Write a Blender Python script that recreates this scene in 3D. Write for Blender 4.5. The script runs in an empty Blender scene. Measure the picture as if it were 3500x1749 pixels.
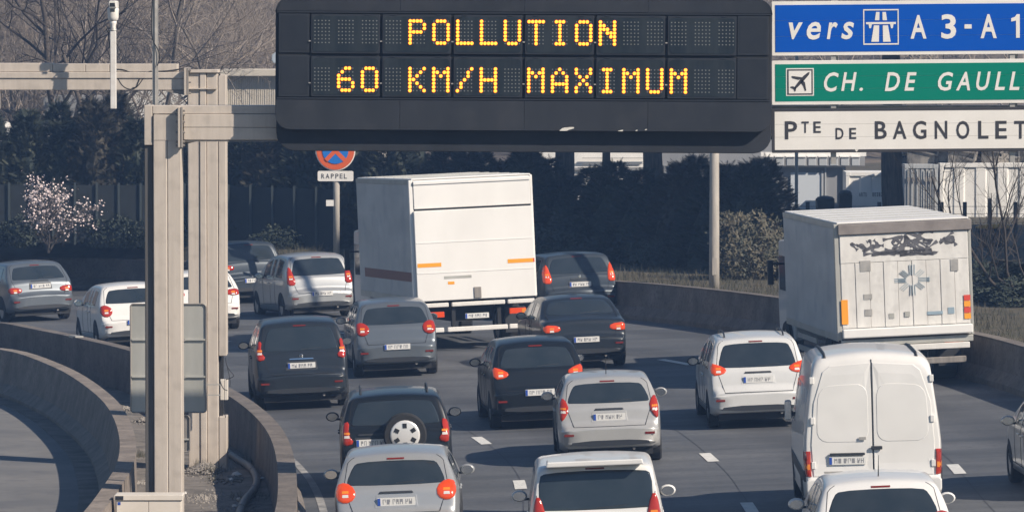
import bpy, bmesh, math, random
from mathutils import Vector, Matrix, noise
from mathutils.bvhtree import BVHTree
R = math.radians
scene = bpy.context.scene
COL = scene.collection

# ---------------------------------------------------------------- camera, sky, sun, exposure
F, CX, CY, YH, CAMH = 18000.0, 1750.0, 874.5, 50.0, 7.4      # photo pixels and metres
HAZE = 0.0007
PITCH = math.atan((CY - YH) / F)
cam_d = bpy.data.cameras.new('camera'); cam = bpy.data.objects.new('camera', cam_d); COL.objects.link(cam)
cam.location = (0, 0, CAMH); cam.rotation_euler = (math.pi / 2 - PITCH, 0, 0)
cam_d.sensor_width = 36.0; cam_d.lens = 36.0 * F / 3500.0
cam_d.clip_start = 1.0; cam_d.clip_end = 5000.0
scene.camera = cam
SUN_EL, SUN_AZ = R(36), R(57)      # azimuth: degrees to the right of straight behind the camera
sx, sy, sz = math.sin(SUN_AZ) * math.cos(SUN_EL), -math.cos(SUN_AZ) * math.cos(SUN_EL), math.sin(SUN_EL)
world = bpy.data.worlds.new('World'); scene.world = world; world.use_nodes = True
wn = world.node_tree.nodes; wl = world.node_tree.links
sky = wn.new('ShaderNodeTexSky'); sky.sky_type = 'NISHITA'; sky.sun_disc = False
sky.sun_elevation = SUN_EL; sky.sun_rotation = math.atan2(sx, sy); sky.air_density = 1.2; sky.dust_density = 0.3; sky.ozone_density = 4.0
wl.new(sky.outputs[0], wn['Background'].inputs[0]); wn['Background'].inputs[1].default_value = 0.06
sun_d = bpy.data.lights.new('sun', 'SUN'); sun = bpy.data.objects.new('sun', sun_d); COL.objects.link(sun)
sun_d.energy = 5.0; sun_d.angle = R(0.6); sun_d.color = (1.0, 0.88, 0.74)
sun.rotation_euler = Vector((-sx, -sy, -sz)).to_track_quat('-Z', 'Y').to_euler(); sun.location = (30, -20, 40)
scene.view_settings.view_transform = 'Standard'; scene.view_settings.look = 'None'
scene.view_settings.exposure = 0.45; scene.view_settings.gamma = 1.0
scene.view_settings.use_curve_mapping = False
scene.cycles.max_bounces = 6; scene.cycles.volume_bounces = 1; scene.cycles.transparent_max_bounces = 8

# ---------------------------------------------------------------- pixel helpers
def ray(x, y):
    a, b = (x - CX) / F, (CY - y) / F
    return Vector((a, math.cos(PITCH) + b * math.sin(PITCH), -math.sin(PITCH) + b * math.cos(PITCH)))
def P(x, y, s):                      # point seen at pixel (x, y) at a depth where a metre spans s pixels
    return Vector((0, 0, CAMH)) + ray(x, y) * (F / s)
def PZ(x, y, z=0.0):                 # point seen at pixel (x, y) on the level z
    d = ray(x, y); return Vector((0, 0, CAMH)) + d * ((z - CAMH) / d.z)
CC, BANK, RREF = (-65.0, 81.0), 0.04, 65.0     # the curve's centre; the carriageway is banked towards it
def polar(X, Y): return math.hypot(X - CC[0], Y - CC[1]), math.atan2(Y - CC[1], X - CC[0])
def zroad(X, Y): return BANK * (polar(X, Y)[0] - RREF)
def PR(x, y, dz=0.0):                # point seen at pixel (x, y), dz above the banked road
    z = 0.0
    for _ in range(50):
        p = PZ(x, y, z + dz); z = 0.5 * z + 0.5 * zroad(p.x, p.y)
    return PZ(x, y, z + dz)

# ---------------------------------------------------------------- object helpers
def tag(o, label=None, cat=None, group=None, kind=None):
    if label: o['label'] = label
    if cat: o['category'] = cat
    if group: o['group'] = group
    if kind: o['kind'] = kind
    return o
def empty(name, loc=(0, 0, 0), rot=(0, 0, 0), label=None, cat=None, group=None):
    o = bpy.data.objects.new(name, None); COL.objects.link(o); o.location = loc; o.rotation_euler = rot
    o.empty_display_size = 0.2
    return tag(o, label, cat, group)
def link_mesh(name, me, parent=None, mat=None):
    o = bpy.data.objects.new(name, me); COL.objects.link(o); o.parent = parent
    if mat and not me.materials: me.materials.append(mat)
    return o
def copy_tree(o, parent=None):
    c = o.copy(); COL.objects.link(c); c.parent = parent
    for ch in o.children: copy_tree(ch, c)
    return c
class MB:
    def __init__(s): s.v = []; s.f = []; s.m = []
    def add(s, v, f, mi=0):
        n = len(s.v); s.v.extend([tuple(p) for p in v]); s.f.extend([tuple(i + n for i in q) for q in f]); s.m.extend([mi] * len(f)); return s
    def box(s, x0, x1, y0, y1, z0, z1, M=None, mi=0):
        v = [Vector(p) for p in ((x0,y0,z0),(x1,y0,z0),(x1,y1,z0),(x0,y1,z0),(x0,y0,z1),(x1,y0,z1),(x1,y1,z1),(x0,y1,z1))]
        if M: v = [M @ p for p in v]
        return s.add(v, [(3,2,1,0),(4,5,6,7),(0,1,5,4),(1,2,6,5),(2,3,7,6),(3,0,4,7)], mi)
    def tube(s, pts, rad, n=8, cap=True, mi=0):
        pts = [Vector(p) for p in pts]
        if not hasattr(rad, '__len__'): rad = [rad] * len(pts)
        v = []; f = []; u = None
        for i, p in enumerate(pts):
            t = (pts[min(i+1, len(pts)-1)] - pts[max(i-1, 0)]).normalized()
            if u is None: u = t.orthogonal().normalized()
            else: u = (u - t * u.dot(t)); u = u.normalized() if u.length > 1e-6 else t.orthogonal().normalized()
            w = t.cross(u)
            for k in range(n):
                a = 2 * math.pi * k / n; v.append(p + (u * math.cos(a) + w * math.sin(a)) * rad[i])
        for i in range(len(pts)-1):
            for k in range(n):
                a, b = i*n+k, i*n+(k+1)%n; f.append((a, b, b+n, a+n))
        if cap: f.append(tuple(range(n-1, -1, -1))); f.append(tuple(range((len(pts)-1)*n, len(pts)*n)))
        return s.add(v, f, mi)
    def lathe(s, prof, n=24, M=None, mi=0):       # prof of (radius, z) about local z
        v = []; f = []
        for r, z in prof:
            for k in range(n):
                a = 2*math.pi*k/n; p = Vector((r*math.cos(a), r*math.sin(a), z)); v.append(M @ p if M else p)
        for i in range(len(prof)-1):
            for k in range(n):
                a, b = i*n+k, i*n+(k+1)%n; f.append((a, b, b+n, a+n))
        f.append(tuple(range(n-1, -1, -1))); f.append(tuple(range((len(prof)-1)*n, len(prof)*n)))
        return s.add(v, f, mi)
    def prism(s, poly, y0, y1, mi=0):              # poly of (x, z), extruded along y from y0 (front) to y1
        n = len(poly); v = [(x, y0, z) for x, z in poly] + [(x, y1, z) for x, z in poly]
        f = [tuple(range(n)), tuple(range(2*n-1, n-1, -1))] + [(i, i+n, (i+1)%n+n, (i+1)%n) for i in range(n)]
        return s.add(v, f, mi)
    def build(s, name, mat, parent=None, smooth=False, bevel=0, recalc=True):
        me = bpy.data.meshes.new(name); me.from_pydata(s.v, [], s.f)
        for m in (mat if isinstance(mat, (list, tuple)) else [mat]): me.materials.append(m)
        if any(s.m): me.polygons.foreach_set('material_index', s.m)
        if recalc:
            bm = bmesh.new(); bm.from_mesh(me); bmesh.ops.recalc_face_normals(bm, faces=bm.faces[:]); bm.to_mesh(me); bm.free()
        if smooth: me.polygons.foreach_set('use_smooth', [True]*len(me.polygons))
        me.update()
        o = link_mesh(name, me, parent)
        if bevel:
            b = o.modifiers.new('bevel', 'BEVEL'); b.width = bevel; b.segments = 2; b.limit_method = 'ANGLE'; b.angle_limit = R(40)
        return o
def rrect(x0, x1, z0, z1, r, n=5):
    out = []
    for cx, cz, a0 in ((x1-r, z1-r, 0), (x0+r, z1-r, 90), (x0+r, z0+r, 180), (x1-r, z0+r, 270)):
        for k in range(n+1):
            a = R(a0 + 90*k/n); out.append((cx + r*math.cos(a), cz + r*math.sin(a)))
    return out
def chaikin(p, n=2, closed=False):
    for _ in range(n):
        q = [] if closed else [p[0]]
        m = len(p)
        for i in range(m if closed else m-1):
            a, b = p[i], p[(i+1) % m]
            q.append(tuple(.75*x+.25*y for x, y in zip(a, b))); q.append(tuple(.25*x+.75*y for x, y in zip(a, b)))
        if not closed: q.append(p[-1])
        p = q
    return p
def resample(pts, n):
    pts = [Vector(p) for p in pts]; L = [0]
    for a, b in zip(pts, pts[1:]): L.append(L[-1] + (b-a).length)
    out = []; j = 0
    for i in range(n):
        t = L[-1]*i/(n-1)
        while j < len(L)-2 and L[j+1] < t: j += 1
        u = (t-L[j])/max(1e-9, L[j+1]-L[j]); out.append(pts[j].lerp(pts[j+1], u))
    return out

# ---------------------------------------------------------------- materials
def mat(name, c, rough=0.6, metal=0.0, c2=None, scale=4.0, detail=6.0, bump=0.0, bscale=None, coat=0.0, stretch=(1,1,1), lo=0.35, hi=0.65, emit=None, spec=0.5, fine=None):
    m = bpy.data.materials.new(name); m.use_nodes = True; nt = m.node_tree; b = nt.nodes['Principled BSDF']
    b.inputs['Base Color'].default_value = (*c, 1); b.inputs['Roughness'].default_value = rough; b.inputs['Metallic'].default_value = metal
    b.inputs['Coat Weight'].default_value = coat; b.inputs['Specular IOR Level'].default_value = spec
    if emit: b.inputs['Emission Color'].default_value = (*emit[0], 1); b.inputs['Emission Strength'].default_value = emit[1]
    if c2 or bump:
        tc = nt.nodes.new('ShaderNodeTexCoord'); mp = nt.nodes.new('ShaderNodeMapping'); mp.inputs['Scale'].default_value = stretch
        nt.links.new(tc.outputs['Object'], mp.inputs[0])
        nz = nt.nodes.new('ShaderNodeTexNoise'); nz.inputs['Scale'].default_value = scale; nz.inputs['Detail'].default_value = detail
        nz.inputs['Roughness'].default_value = 0.62
        nt.links.new(mp.outputs[0], nz.inputs['Vector'])
        if c2:
            cr = nt.nodes.new('ShaderNodeValToRGB'); cr.color_ramp.elements[0].position = lo; cr.color_ramp.elements[1].position = hi
            cr.color_ramp.elements[0].color = (*c, 1); cr.color_ramp.elements[1].color = (*c2, 1)
            nt.links.new(nz.outputs['Fac'], cr.inputs[0]); out = cr.outputs[0]
            if fine:       # a second, finer speckle: (scale, colour, amount)
                n3 = nt.nodes.new('ShaderNodeTexNoise'); n3.inputs['Scale'].default_value = fine[0]; n3.inputs['Detail'].default_value = 3
                nt.links.new(tc.outputs['Object'], n3.inputs['Vector'])
                r3 = nt.nodes.new('ShaderNodeValToRGB'); r3.color_ramp.elements[0].position = .52; r3.color_ramp.elements[1].position = .68
                nt.links.new(n3.outputs['Fac'], r3.inputs[0])
                ml = nt.nodes.new('ShaderNodeMath'); ml.operation = 'MULTIPLY'; ml.inputs[1].default_value = fine[2]; nt.links.new(r3.outputs[0], ml.inputs[0])
                mx = nt.nodes.new('ShaderNodeMix'); mx.data_type = 'RGBA'; nt.links.new(ml.outputs[0], mx.inputs[0]); nt.links.new(out, mx.inputs[6]); mx.inputs[7].default_value = (*fine[1], 1)
                out = mx.outputs[2]
            nt.links.new(out, b.inputs['Base Color'])
        if bump:
            n2 = nt.nodes.new('ShaderNodeTexNoise'); n2.inputs['Scale'].default_value = bscale or scale*4; n2.inputs['Detail'].default_value = 4
            nt.links.new(mp.outputs[0], n2.inputs['Vector'])
            bp = nt.nodes.new('ShaderNodeBump'); bp.inputs['Strength'].default_value = bump; bp.inputs['Distance'].default_value = 0.02
            nt.links.new(n2.outputs['Fac'], bp.inputs['Height']); nt.links.new(bp.outputs[0], b.inputs['Normal'])
    return m
M = {}
M['asphalt'] = mat('asphalt', (.050,.056,.064), .72, c2=(.128,.132,.138), scale=.6, detail=9, bump=.25, bscale=40, stretch=(.22,1.3,1), lo=.3, hi=.7, fine=(9, (.045,.048,.055), .5))
def wheel_stain(m):        # oil and rubber laid down along the middle of each lane of the bend
    nt = m.node_tree; b = nt.nodes['Principled BSDF']; src = b.inputs['Base Color'].links[0].from_socket; N = nt.nodes.new
    tc = N('ShaderNodeTexCoord'); sep = N('ShaderNodeSeparateXYZ'); nt.links.new(tc.outputs['Object'], sep.inputs[0])
    def op(kind, a, c=None):
        n = N('ShaderNodeMath'); n.operation = kind
        for i, x in enumerate((a, c)):
            if x is None: continue
            if isinstance(x, (int, float)): n.inputs[i].default_value = x
            else: nt.links.new(x, n.inputs[i])
        return n.outputs[0]
    dy = op('MAXIMUM', op('SUBTRACT', sep.outputs[1], CC[1]), 0.0); dx = op('SUBTRACT', sep.outputs[0], CC[0])
    r = op('SQRT', op('ADD', op('MULTIPLY', dx, dx), op('MULTIPLY', dy, dy)))
    w = op('COSINE', op('MULTIPLY', op('SUBTRACT', r, 66.85), 2*math.pi/3.42))
    nz = N('ShaderNodeTexNoise'); nz.inputs['Scale'].default_value = .5; nt.links.new(tc.outputs['Object'], nz.inputs['Vector'])
    fac = op('MULTIPLY', op('MULTIPLY', op('MAXIMUM', op('SUBTRACT', w, .1), 0.0), nz.outputs['Fac']), 1.0)
    mx = N('ShaderNodeMix'); mx.data_type = 'RGBA'; nt.links.new(fac, mx.inputs[0]); nt.links.new(src, mx.inputs[6]); mx.inputs[7].default_value = (.034, .037, .043, 1)
    nt.links.new(mx.outputs[2], b.inputs['Base Color'])
CC = (-65.0, 81.0); wheel_stain(M['asphalt'])
M['ramp_asphalt'] = mat('ramp_asphalt', (.115,.116,.118), .8, c2=(.17,.165,.158), scale=.5, bump=.2, bscale=40, fine=(3, (.09,.092,.1), .5))
M['paint_white'] = mat('road_paint', (.50,.50,.47), .7, c2=(.68,.67,.63), scale=9, lo=.3, hi=.6)
M['barrier'] = mat('barrier_concrete', (.085,.075,.067), .9, c2=(.20,.172,.15), scale=1.6, bump=.4, bscale=18, lo=.3, hi=.72, fine=(14, (.06,.055,.05), .6))
M['barrier_light'] = mat('ramp_wall_concrete', (.13,.11,.095), .9, c2=(.27,.228,.193), scale=2.2, bump=.4, bscale=18, lo=.3, hi=.72, fine=(14, (.09,.08,.07), .55))
M['dirt'] = mat('median_dirt', (.085,.078,.07), .95, c2=(.19,.17,.15), scale=2.2, bump=.6, bscale=22, fine=(26, (.26,.24,.21), .5))
M['soil'] = mat('verge_soil', (.045,.045,.03), .95, c2=(.09,.075,.05), scale=1.5, bump=.5, bscale=12)
M['terrain'] = mat('terrain', (.07,.065,.055), .95, c2=(.11,.10,.08), scale=.2)
M['leaf_litter'] = mat('leaf_litter', (.085,.07,.055), .95, c2=(.16,.13,.10), scale=.8, bump=.6, bscale=6)
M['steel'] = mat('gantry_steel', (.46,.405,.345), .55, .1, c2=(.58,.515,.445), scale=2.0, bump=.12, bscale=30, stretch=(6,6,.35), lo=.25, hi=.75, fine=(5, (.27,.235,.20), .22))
M['steel_shadow'] = mat('steel_painted_shade', (.075,.072,.07), .6, .1, c2=(.11,.105,.10), scale=3, stretch=(6,6,.35))  # shade on the column's lower left flange, painted in as darker steel
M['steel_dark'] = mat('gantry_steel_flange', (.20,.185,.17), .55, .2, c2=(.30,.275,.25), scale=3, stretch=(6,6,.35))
M['alu'] = mat('sign_back_metal', (.36,.36,.33), .5, .3, c2=(.46,.455,.42), scale=2, stretch=(1,1,.4))
M['galv'] = mat('galvanised', (.34,.33,.31), .5, .4, c2=(.46,.44,.41), scale=5)
M['post'] = mat('post_concrete', (.30,.28,.25), .85, c2=(.40,.37,.33), scale=3, stretch=(3,3,.5), bump=.2)
M['vms'] = mat('vms_housing', (.019,.023,.030), .66, c2=(.028,.032,.040), scale=1.6, stretch=(1,1,.35), bump=.04, fine=(2.5, (.042,.044,.05), .4), spec=.25)
M['vms_panel'] = mat('vms_side_panel', (.015,.019,.026), .6, c2=(.021,.025,.032), scale=3, spec=.25)
M['vms_glass'] = mat('vms_glass', (.013,.020,.028), .16, c2=(.026,.034,.042), scale=2.5, stretch=(2,1,.3), spec=.25)
M['vms_frame'] = mat('vms_frame', (.024,.028,.035), .5, spec=.3)
M['black_gap'] = mat('dark_gap', (.010,.011,.013), .8)
M['led_on'] = mat('led_lit_core', (.9,.55,.05), .4, emit=((1.0,.62,.03), 1.6))
M['led_halo'] = mat('led_painted_halo', (.8,.2,.02), .5, emit=((1.0,.16,.004), 0.7))  # orange glow around each lit dot, painted as an emissive ring
M['led_off'] = mat('led_unlit', (.15,.16,.165), .35)
M['flake'] = mat('bare_patch', (.62,.60,.55), .7)
M['sign_white'] = mat('sign_white', (.70,.675,.63), .55, c2=(.76,.735,.69), scale=2)
M['sign_blue'] = mat('sign_blue', (.0005,.078,.43), .6, spec=.08)
M['sign_green'] = mat('sign_green', (.0005,.19,.13), .6, spec=.08)
M['sign_black'] = mat('sign_black', (.035,.035,.042), .55)
M['sign_red'] = mat('sign_red', (.62,.105,.025), .5)
M['sign_sky'] = mat('sign_disc_blue', (.01,.15,.50), .5)
M['cctv'] = mat('cctv_white', (.70,.68,.64), .45, c2=(.60,.57,.53), scale=8)
M['cable'] = mat('cable_rubber', (.018,.019,.022), .6)
M['cabinet'] = mat('cabinet_enamel', (.60,.55,.48), .5, c2=(.66,.61,.54), scale=2)
M['pipe'] = mat('grey_pipe', (.15,.145,.14), .6, c2=(.21,.195,.18), scale=3)
M['rock'] = mat('rubble', (.14,.13,.12), .95, c2=(.28,.255,.225), scale=9)
M['paper'] = mat('litter', (.62,.60,.57), .8)
M['bark'] = mat('bark', (.060,.050,.042), .95, c2=(.125,.105,.088), scale=5, stretch=(5,5,.6), bump=.8, bscale=10)
M['twig'] = mat('twig', (.19,.162,.138), .95, c2=(.34,.29,.245), scale=.8)
M['bark_pale'] = mat('bark_pale', (.10,.088,.076), .95, c2=(.19,.165,.14), scale=5, stretch=(5,5,.6))
M['twig_dark'] = mat('twig_dark', (.05,.042,.037), .95)
M['cypress'] = mat('cypress', (.012,.022,.018), .8, c2=(.060,.066,.044), scale=1.3, lo=.42, hi=.72)
M['cypress_dry'] = mat('cypress_brown', (.024,.026,.02), .85, c2=(.058,.05,.036), scale=1.3)
M['ivy'] = mat('ivy', (.016,.026,.019), .7, c2=(.035,.045,.03), scale=2)
M['leaf_pale'] = mat('pale_leaf', (.035,.042,.028), .75, c2=(.115,.10,.07), scale=2.2)
M['blossom'] = mat('blossom', (.62,.50,.50), .8, c2=(.75,.66,.64), scale=4)
M['grass'] = mat('verge_grass', (.030,.038,.024), .9, c2=(.11,.095,.066), scale=.9)
M['fence'] = mat('fence_green', (.030,.040,.042), .7)
M['fence_panel'] = mat('fence_screen', (.008,.012,.015), .8, c2=(.014,.019,.021), scale=3)
M['container_white'] = mat('container_white', (.70,.69,.66), .5, c2=(.78,.765,.73), scale=1.2, stretch=(1,1,.3))
M['container_grey'] = mat('container_grey', (.34,.36,.38), .55, c2=(.42,.44,.45), scale=1.2, stretch=(1,1,.3))
M['wall_cream'] = mat('shed_cream', (.50,.46,.39), .7, c2=(.56,.52,.45), scale=1)
M['wall_grey'] = mat('building_grey', (.22,.23,.245), .75, c2=(.28,.285,.295), scale=.8, stretch=(1,1,.3))
M['door_pale'] = mat('door_pale', (.52,.56,.60), .55)
M['yellow'] = mat('yellow_lid', (.75,.36,.03), .6)
M['scrap'] = mat('scrap_metal', (.10,.10,.10), .7, .3, c2=(.30,.28,.25), scale=3)
# vehicles
def paint(name, c, metal, rough=.34):
    return mat('paint_'+name, c, rough, metal, c2=tuple(x*.9 for x in c), scale=2.2, coat=.55 if c[0] > .1 else .3, lo=.3, hi=.75, spec=.5 if c[0] > .1 else .35)
PAINT = {
 'white': paint('white', (.70,.69,.665), 0), 'offwhite': paint('offwhite', (.60,.60,.585), .05), 'silver': paint('silver', (.42,.43,.43), .45),
 'silver_warm': paint('silver_warm', (.50,.495,.475), .4), 'grey': paint('grey', (.13,.15,.17), .35), 'slate': paint('slate', (.050,.062,.075), .35),
 'dark': paint('dark', (.020,.026,.034), .2), 'black': paint('black', (.009,.012,.016), .1), 'bluegrey': paint('bluegrey', (.16,.20,.24), .4),
}
M['glass'] = mat('car_glass', (.018,.026,.033), .07, c2=(.03,.038,.045), scale=1.5, spec=.6, coat=.3)
M['trim'] = mat('black_plastic', (.022,.025,.03), .55)
M['under'] = mat('underbody', (.012,.013,.015), .8)
M['tyre'] = mat('tyre_rubber', (.016,.017,.019), .85)
M['rim'] = mat('wheel_rim', (.42,.42,.42), .35, .7)
M['cover'] = mat('wheel_cover_silver', (.78,.77,.75), .25, .35)
M['chrome'] = mat('chrome', (.75,.75,.74), .12, 1.0)
M['lamp_red'] = mat('lamp_red', (.36,.024,.008), .12, coat=.6, emit=None)
M['lamp_lit'] = mat('lamp_brake_lit', (.48,.04,.01), .15, coat=.5, emit=((1,.12,.01), .22))
M['lamp_orange'] = mat('lamp_orange', (.72,.22,.02), .15, coat=.5)
M['lamp_clear'] = mat('lamp_clear', (.62,.60,.57), .12, coat=.6)
M['plate'] = mat('number_plate', (.66,.655,.63), .4)
M['plate_blue'] = mat('plate_blue', (.02,.07,.35), .4)
M['plate_char'] = mat('plate_char', (.22,.225,.24), .6)
M['lamp_dark'] = mat('lamp_dark_red', (.16,.016,.010), .2, coat=.4)
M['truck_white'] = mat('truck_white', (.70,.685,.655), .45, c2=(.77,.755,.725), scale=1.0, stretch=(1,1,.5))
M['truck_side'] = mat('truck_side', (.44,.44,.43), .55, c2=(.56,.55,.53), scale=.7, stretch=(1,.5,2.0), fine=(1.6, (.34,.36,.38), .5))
M['truck_dirty'] = mat('truck_shutter', (.56,.545,.515), .6, c2=(.70,.685,.65), scale=1.3, stretch=(2.5,1,.6), fine=(5, (.42,.41,.39), .35))
M['truck_brown'] = mat('truck_header', (.17,.15,.14), .6, c2=(.24,.215,.20), scale=3)
M['steel_bar'] = mat('underrun_white', (.62,.60,.565), .5, c2=(.70,.68,.64), scale=5)
M['reflector'] = mat('reflector_orange', (.85,.33,.02), .45)
M['reflector_red'] = mat('reflector_red', (.62,.06,.03), .45)
M['stripe_red'] = mat('stripe_red_brown', (.20,.075,.06), .6)
M['ink'] = mat('dark_spray', (.055,.055,.065), .7, c2=(.12,.12,.13), scale=6)
M['logo_blue'] = mat('faded_blue_print', (.25,.33,.39), .6)
def zroad(X, Y):     # banked towards the bend's centre, dropping gently away beyond 108 m
    t = max(0.0, Y - 108.0); return BANK * (math.hypot(X - CC[0], max(Y - CC[1], 0)) - RREF) - .034*t*t/(t + 8.0)
def grade(Y): t = max(0.0, Y - 108.0); return .034*(t*t + 16*t)/(t + 8.0)**2
ZM = -0.10       # level of the island between the two walls
ZV = 1.0         # level of the ground beyond the right-hand wall

# ---------------------------------------------------------------- the setting
def lb_pts():
    px = [(0,1095),(103,1118),(256,1148),(440,1188),(600,1240),(786,1335),(880,1400),(945,1470),(975,1550),(985,1650),(978,1749)]
    pts = [PR(x, y, .85) for x, y in px]
    pts = [Vector((-30, 121.5, 0)), Vector((-22, 119.5, 0)), Vector((-15.5, 116.6, 0))] + pts + [Vector((-2.95, 62, 0)), Vector((-2.9, 50, 0)), Vector((-2.9, 30, 0))]
    return [Vector((p.x, p.y, 0)) for p in pts]
def rw_pts():
    px = [(0,985),(300,985),(490,990),(1148,1030),(1700,1056),(2150,1085),(2400,1112),(2650,1148),(3338,1289),(3500,1335)]
    pts = [PR(x, y) for x, y in px]
    pts = [Vector((-34, 137, 0)), Vector((-22, 136.5, 0))] + pts + [Vector((10.5, 88, 0)), Vector((11.0, 78, 0)), Vector((11.2, 65, 0)), Vector((11.2, 30, 0))]
    return [Vector((p.x, p.y, 0)) for p in pts]
def ramp_pts():
    px = [(0,1190),(74,1208),(149,1236),(242,1278),(354,1362),(396,1429),(414,1494),(414,1546),(400,1597),(372,1639),(337,1690),(298,1741)]
    pts = [PZ(x, y, ZM + .85) for x, y in px]
    pts = [Vector((-30, 121, 0)), Vector((-20, 114.2, 0)), Vector((-14, 109.3, 0))] + pts + [Vector((-5.75, 66, 0)), Vector((-6.0, 60, 0)), Vector((-6.4, 50, 0)), Vector((-6.6, 30, 0))]
    return [Vector((p.x, p.y, 0)) for p in pts]
def smooth_line(p, n): return resample(chaikin([tuple(q) for q in p], 3), n)
LB, RW, RP = smooth_line(lb_pts(), 110), smooth_line(rw_pts(), 110), smooth_line(ramp_pts(), 110)

def sheet(name, A, B, zf, mat_, nx=24, label=None):
    m = MB(); v = []; f = []
    for a, b in zip(A, B):
        for k in range(nx+1):
            p = a.lerp(b, k/nx); v.append((p.x, p.y, zf(p.x, p.y)))
    for i in range(len(A)-1):
        for k in range(nx):
            q = i*(nx+1)+k; f.append((q, q+1, q+nx+2, q+nx+1))
    m.add(v, f); o = m.build(name, mat_, smooth=True)
    return tag(o, label, kind='structure')
def offset(pts, d):                 # d > 0: to the right of travel order reversed (towards +x on the near part)
    out = []
    for i, p in enumerate(pts):
        t = (pts[min(i+1, len(pts)-1)] - pts[max(i-1, 0)]); n = Vector((-t.y, t.x, 0)).normalized(); out.append(p + n*d)
    return out
def sweep(name, pts, prof, zf, mat_, parent=None, jitter=0.0):
    m = MB(); v = []; f = []; n = len(prof)
    for i, p in enumerate(pts):
        t = (pts[min(i+1, len(pts)-1)] - pts[max(i-1, 0)]); nn = Vector((-t.y, t.x, 0)).normalized(); z0 = zf(p.x, p.y)
        for o_, z in prof:
            q = p + nn*o_; v.append((q.x, q.y, z0 + z))
    for i in range(len(pts)-1):
        for k in range(n-1):
            a = i*n+k; f.append((a, a+1, a+n+1, a+n))
    f.append(tuple(range(n))); f.append(tuple(range((len(pts)-1)*n, len(pts)*n)))
    m.add(v, f); return m.build(name, mat_, parent)

terrain = MB().add([(-600,-100,-.6),(600,-100,-.6),(600,900,-.6),(-600,900,-.6)], [(0,1,2,3)]).build('ground', M['terrain'])
tag(terrain, 'bare brown ground under and beyond the motorway', kind='structure')
# order along each line is far to near; offset > 0 is towards +x (the right) on the near part
road = sheet('road', offset(LB, .05), offset(RW, .1), zroad, M['asphalt'], 26, 'grey asphalt carriageway curving left between concrete walls')
sheet('island_ground', offset(RP, .05), LB, lambda x, y: ZM + .03*noise.noise(Vector((x*1.3, y*.6, 0))), M['dirt'], 14, 'bare gravelly island between the slip road wall and the carriageway wall')
sheet('slip_road', [Vector((p.x-34, p.y-3, 0)) for p in RP], RP, lambda x, y: ZM-.02, M['ramp_asphalt'], 10, 'pale slip road running beside the curved wall')
vo = offset(RW, .05)
far = [Vector((p.x*1.0, 420, 0)) if p.y > 110 else Vector((p.x + 160, 420 - (110-p.y)*3, 0)) for p in vo]
m = MB(); v = []; f = []; nx = 64
for i in range(110):
    e_ = Vector((-240 + 480*i/109, 420 if i < 80 else 420-(i-80)*13, 0)); w0 = vo[i]; D_ = (e_-w0).length; zw = zroad(w0.x, w0.y) + .80
    for k in range(nx+1):
        d = D_*(k/nx)**2.2; p = w0.lerp(e_, d/D_); u = min(1, d/5.0); u = u*u*(3-2*u)
        v.append((p.x, p.y, zw*(1-u) + u*(ZV + .05*noise.noise(Vector((p.x*.4, p.y*.4, 3))))))
for i in range(109):
    for k in range(nx): q = i*(nx+1)+k; f.append((q, q+1, q+nx+2, q+nx+1))
tag(m.add(v, f).build('verge_ground', M['soil'], smooth=True), 'dark earth verge and yard beyond the outer wall', kind='structure')
# wooded slope that closes the view
m = MB(); v = []; f = []
for i in range(15):
    for k in range(31):
        x = -210 + 14*k; y = 225 + 11*i; v.append((x, y, ZV - .2 + (i/14)**1.15*26 + 1.2*noise.noise(Vector((x*.05, y*.05, 0)))*(i/14)))
for i in range(14):
    for k in range(30): q = i*31+k; f.append((q, q+1, q+32, q+31))
tag(m.add(v, f).build('hillside', M['leaf_litter'], smooth=True), 'brown wooded slope behind the yard', kind='structure')

# walls
o = sweep('carriageway_wall', LB, [(-.20,-.1),(-.15,.25),(-.135,.85),(.135,.85),(.16,.28),(.30,.10),(.30,-.1)], lambda x, y: zroad(x, y), M['barrier'])
tag(o, 'low brown concrete wall along the inner edge of the carriageway', 'wall')
o = sweep('outer_wall', RW, [(-.30,-.1),(-.30,.10),(-.14,.30),(-.10,.82),(-.12,.86),(.16,.86),(.2,-.1)], lambda x, y: zroad(x, y), M['barrier'])
tag(o, 'dark concrete wall along the outer edge of the bend below the verge', 'wall')
o = sweep('slip_road_wall', RP, [(-.34,-.1),(-.34,.06),(-.16,.22),(-.02,.85),(.23,.85),(.25,-.1)], lambda x, y: ZM, M['barrier_light'])
tag(o, 'curved light brown concrete wall beside the pale slip road', 'wall')
# gutter strip at the foot of the slip road wall
o = sweep('gutter', offset(RP, -.5), [(-.16,.0),(-.16,.012),(.17,.016),(.17,0)], lambda x, y: ZM-.02, M['dirt']); tag(o, kind='structure', label='dusty gutter along the foot of the slip road wall')

# lane markings (dashes laid 4 mm above the road) as pieces of the road
def line_pt(rf, th): r = rf(th); return Vector((CC[0]+r*math.cos(th), CC[1]+r*math.sin(th), 0)) if th > 0 else Vector((CC[0]+r, CC[1]+r*th, 0))
def interp(tab):
    def g(th): return sum(g0(th + R(d)) for d in (-5, -3.5, -2, -1, 0, 1, 2, 3.5, 5))/9
    def g0(th):
        d = math.degrees(th)
        if d <= tab[0][0]: return tab[0][1]
        for (a, b), (c, e) in zip(tab, tab[1:]):
            if d <= c: return b + (e-b)*(d-a)/(c-a)
        return tab[-1][1]
    return g
LINES = {'A': (interp([(1.5,65.14),(9,65.19),(24,66.3),(45,67.0)]), 1.5, 7.5), 'B': (interp([(-3,68.55),(4.4,68.28),(24,69.99),(45,70.2)]), -3.0, 7.4), 'C': (interp([(1.1,71.9),(21,73.24),(45,73.4)]), 1.1, 7.0)}
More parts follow.
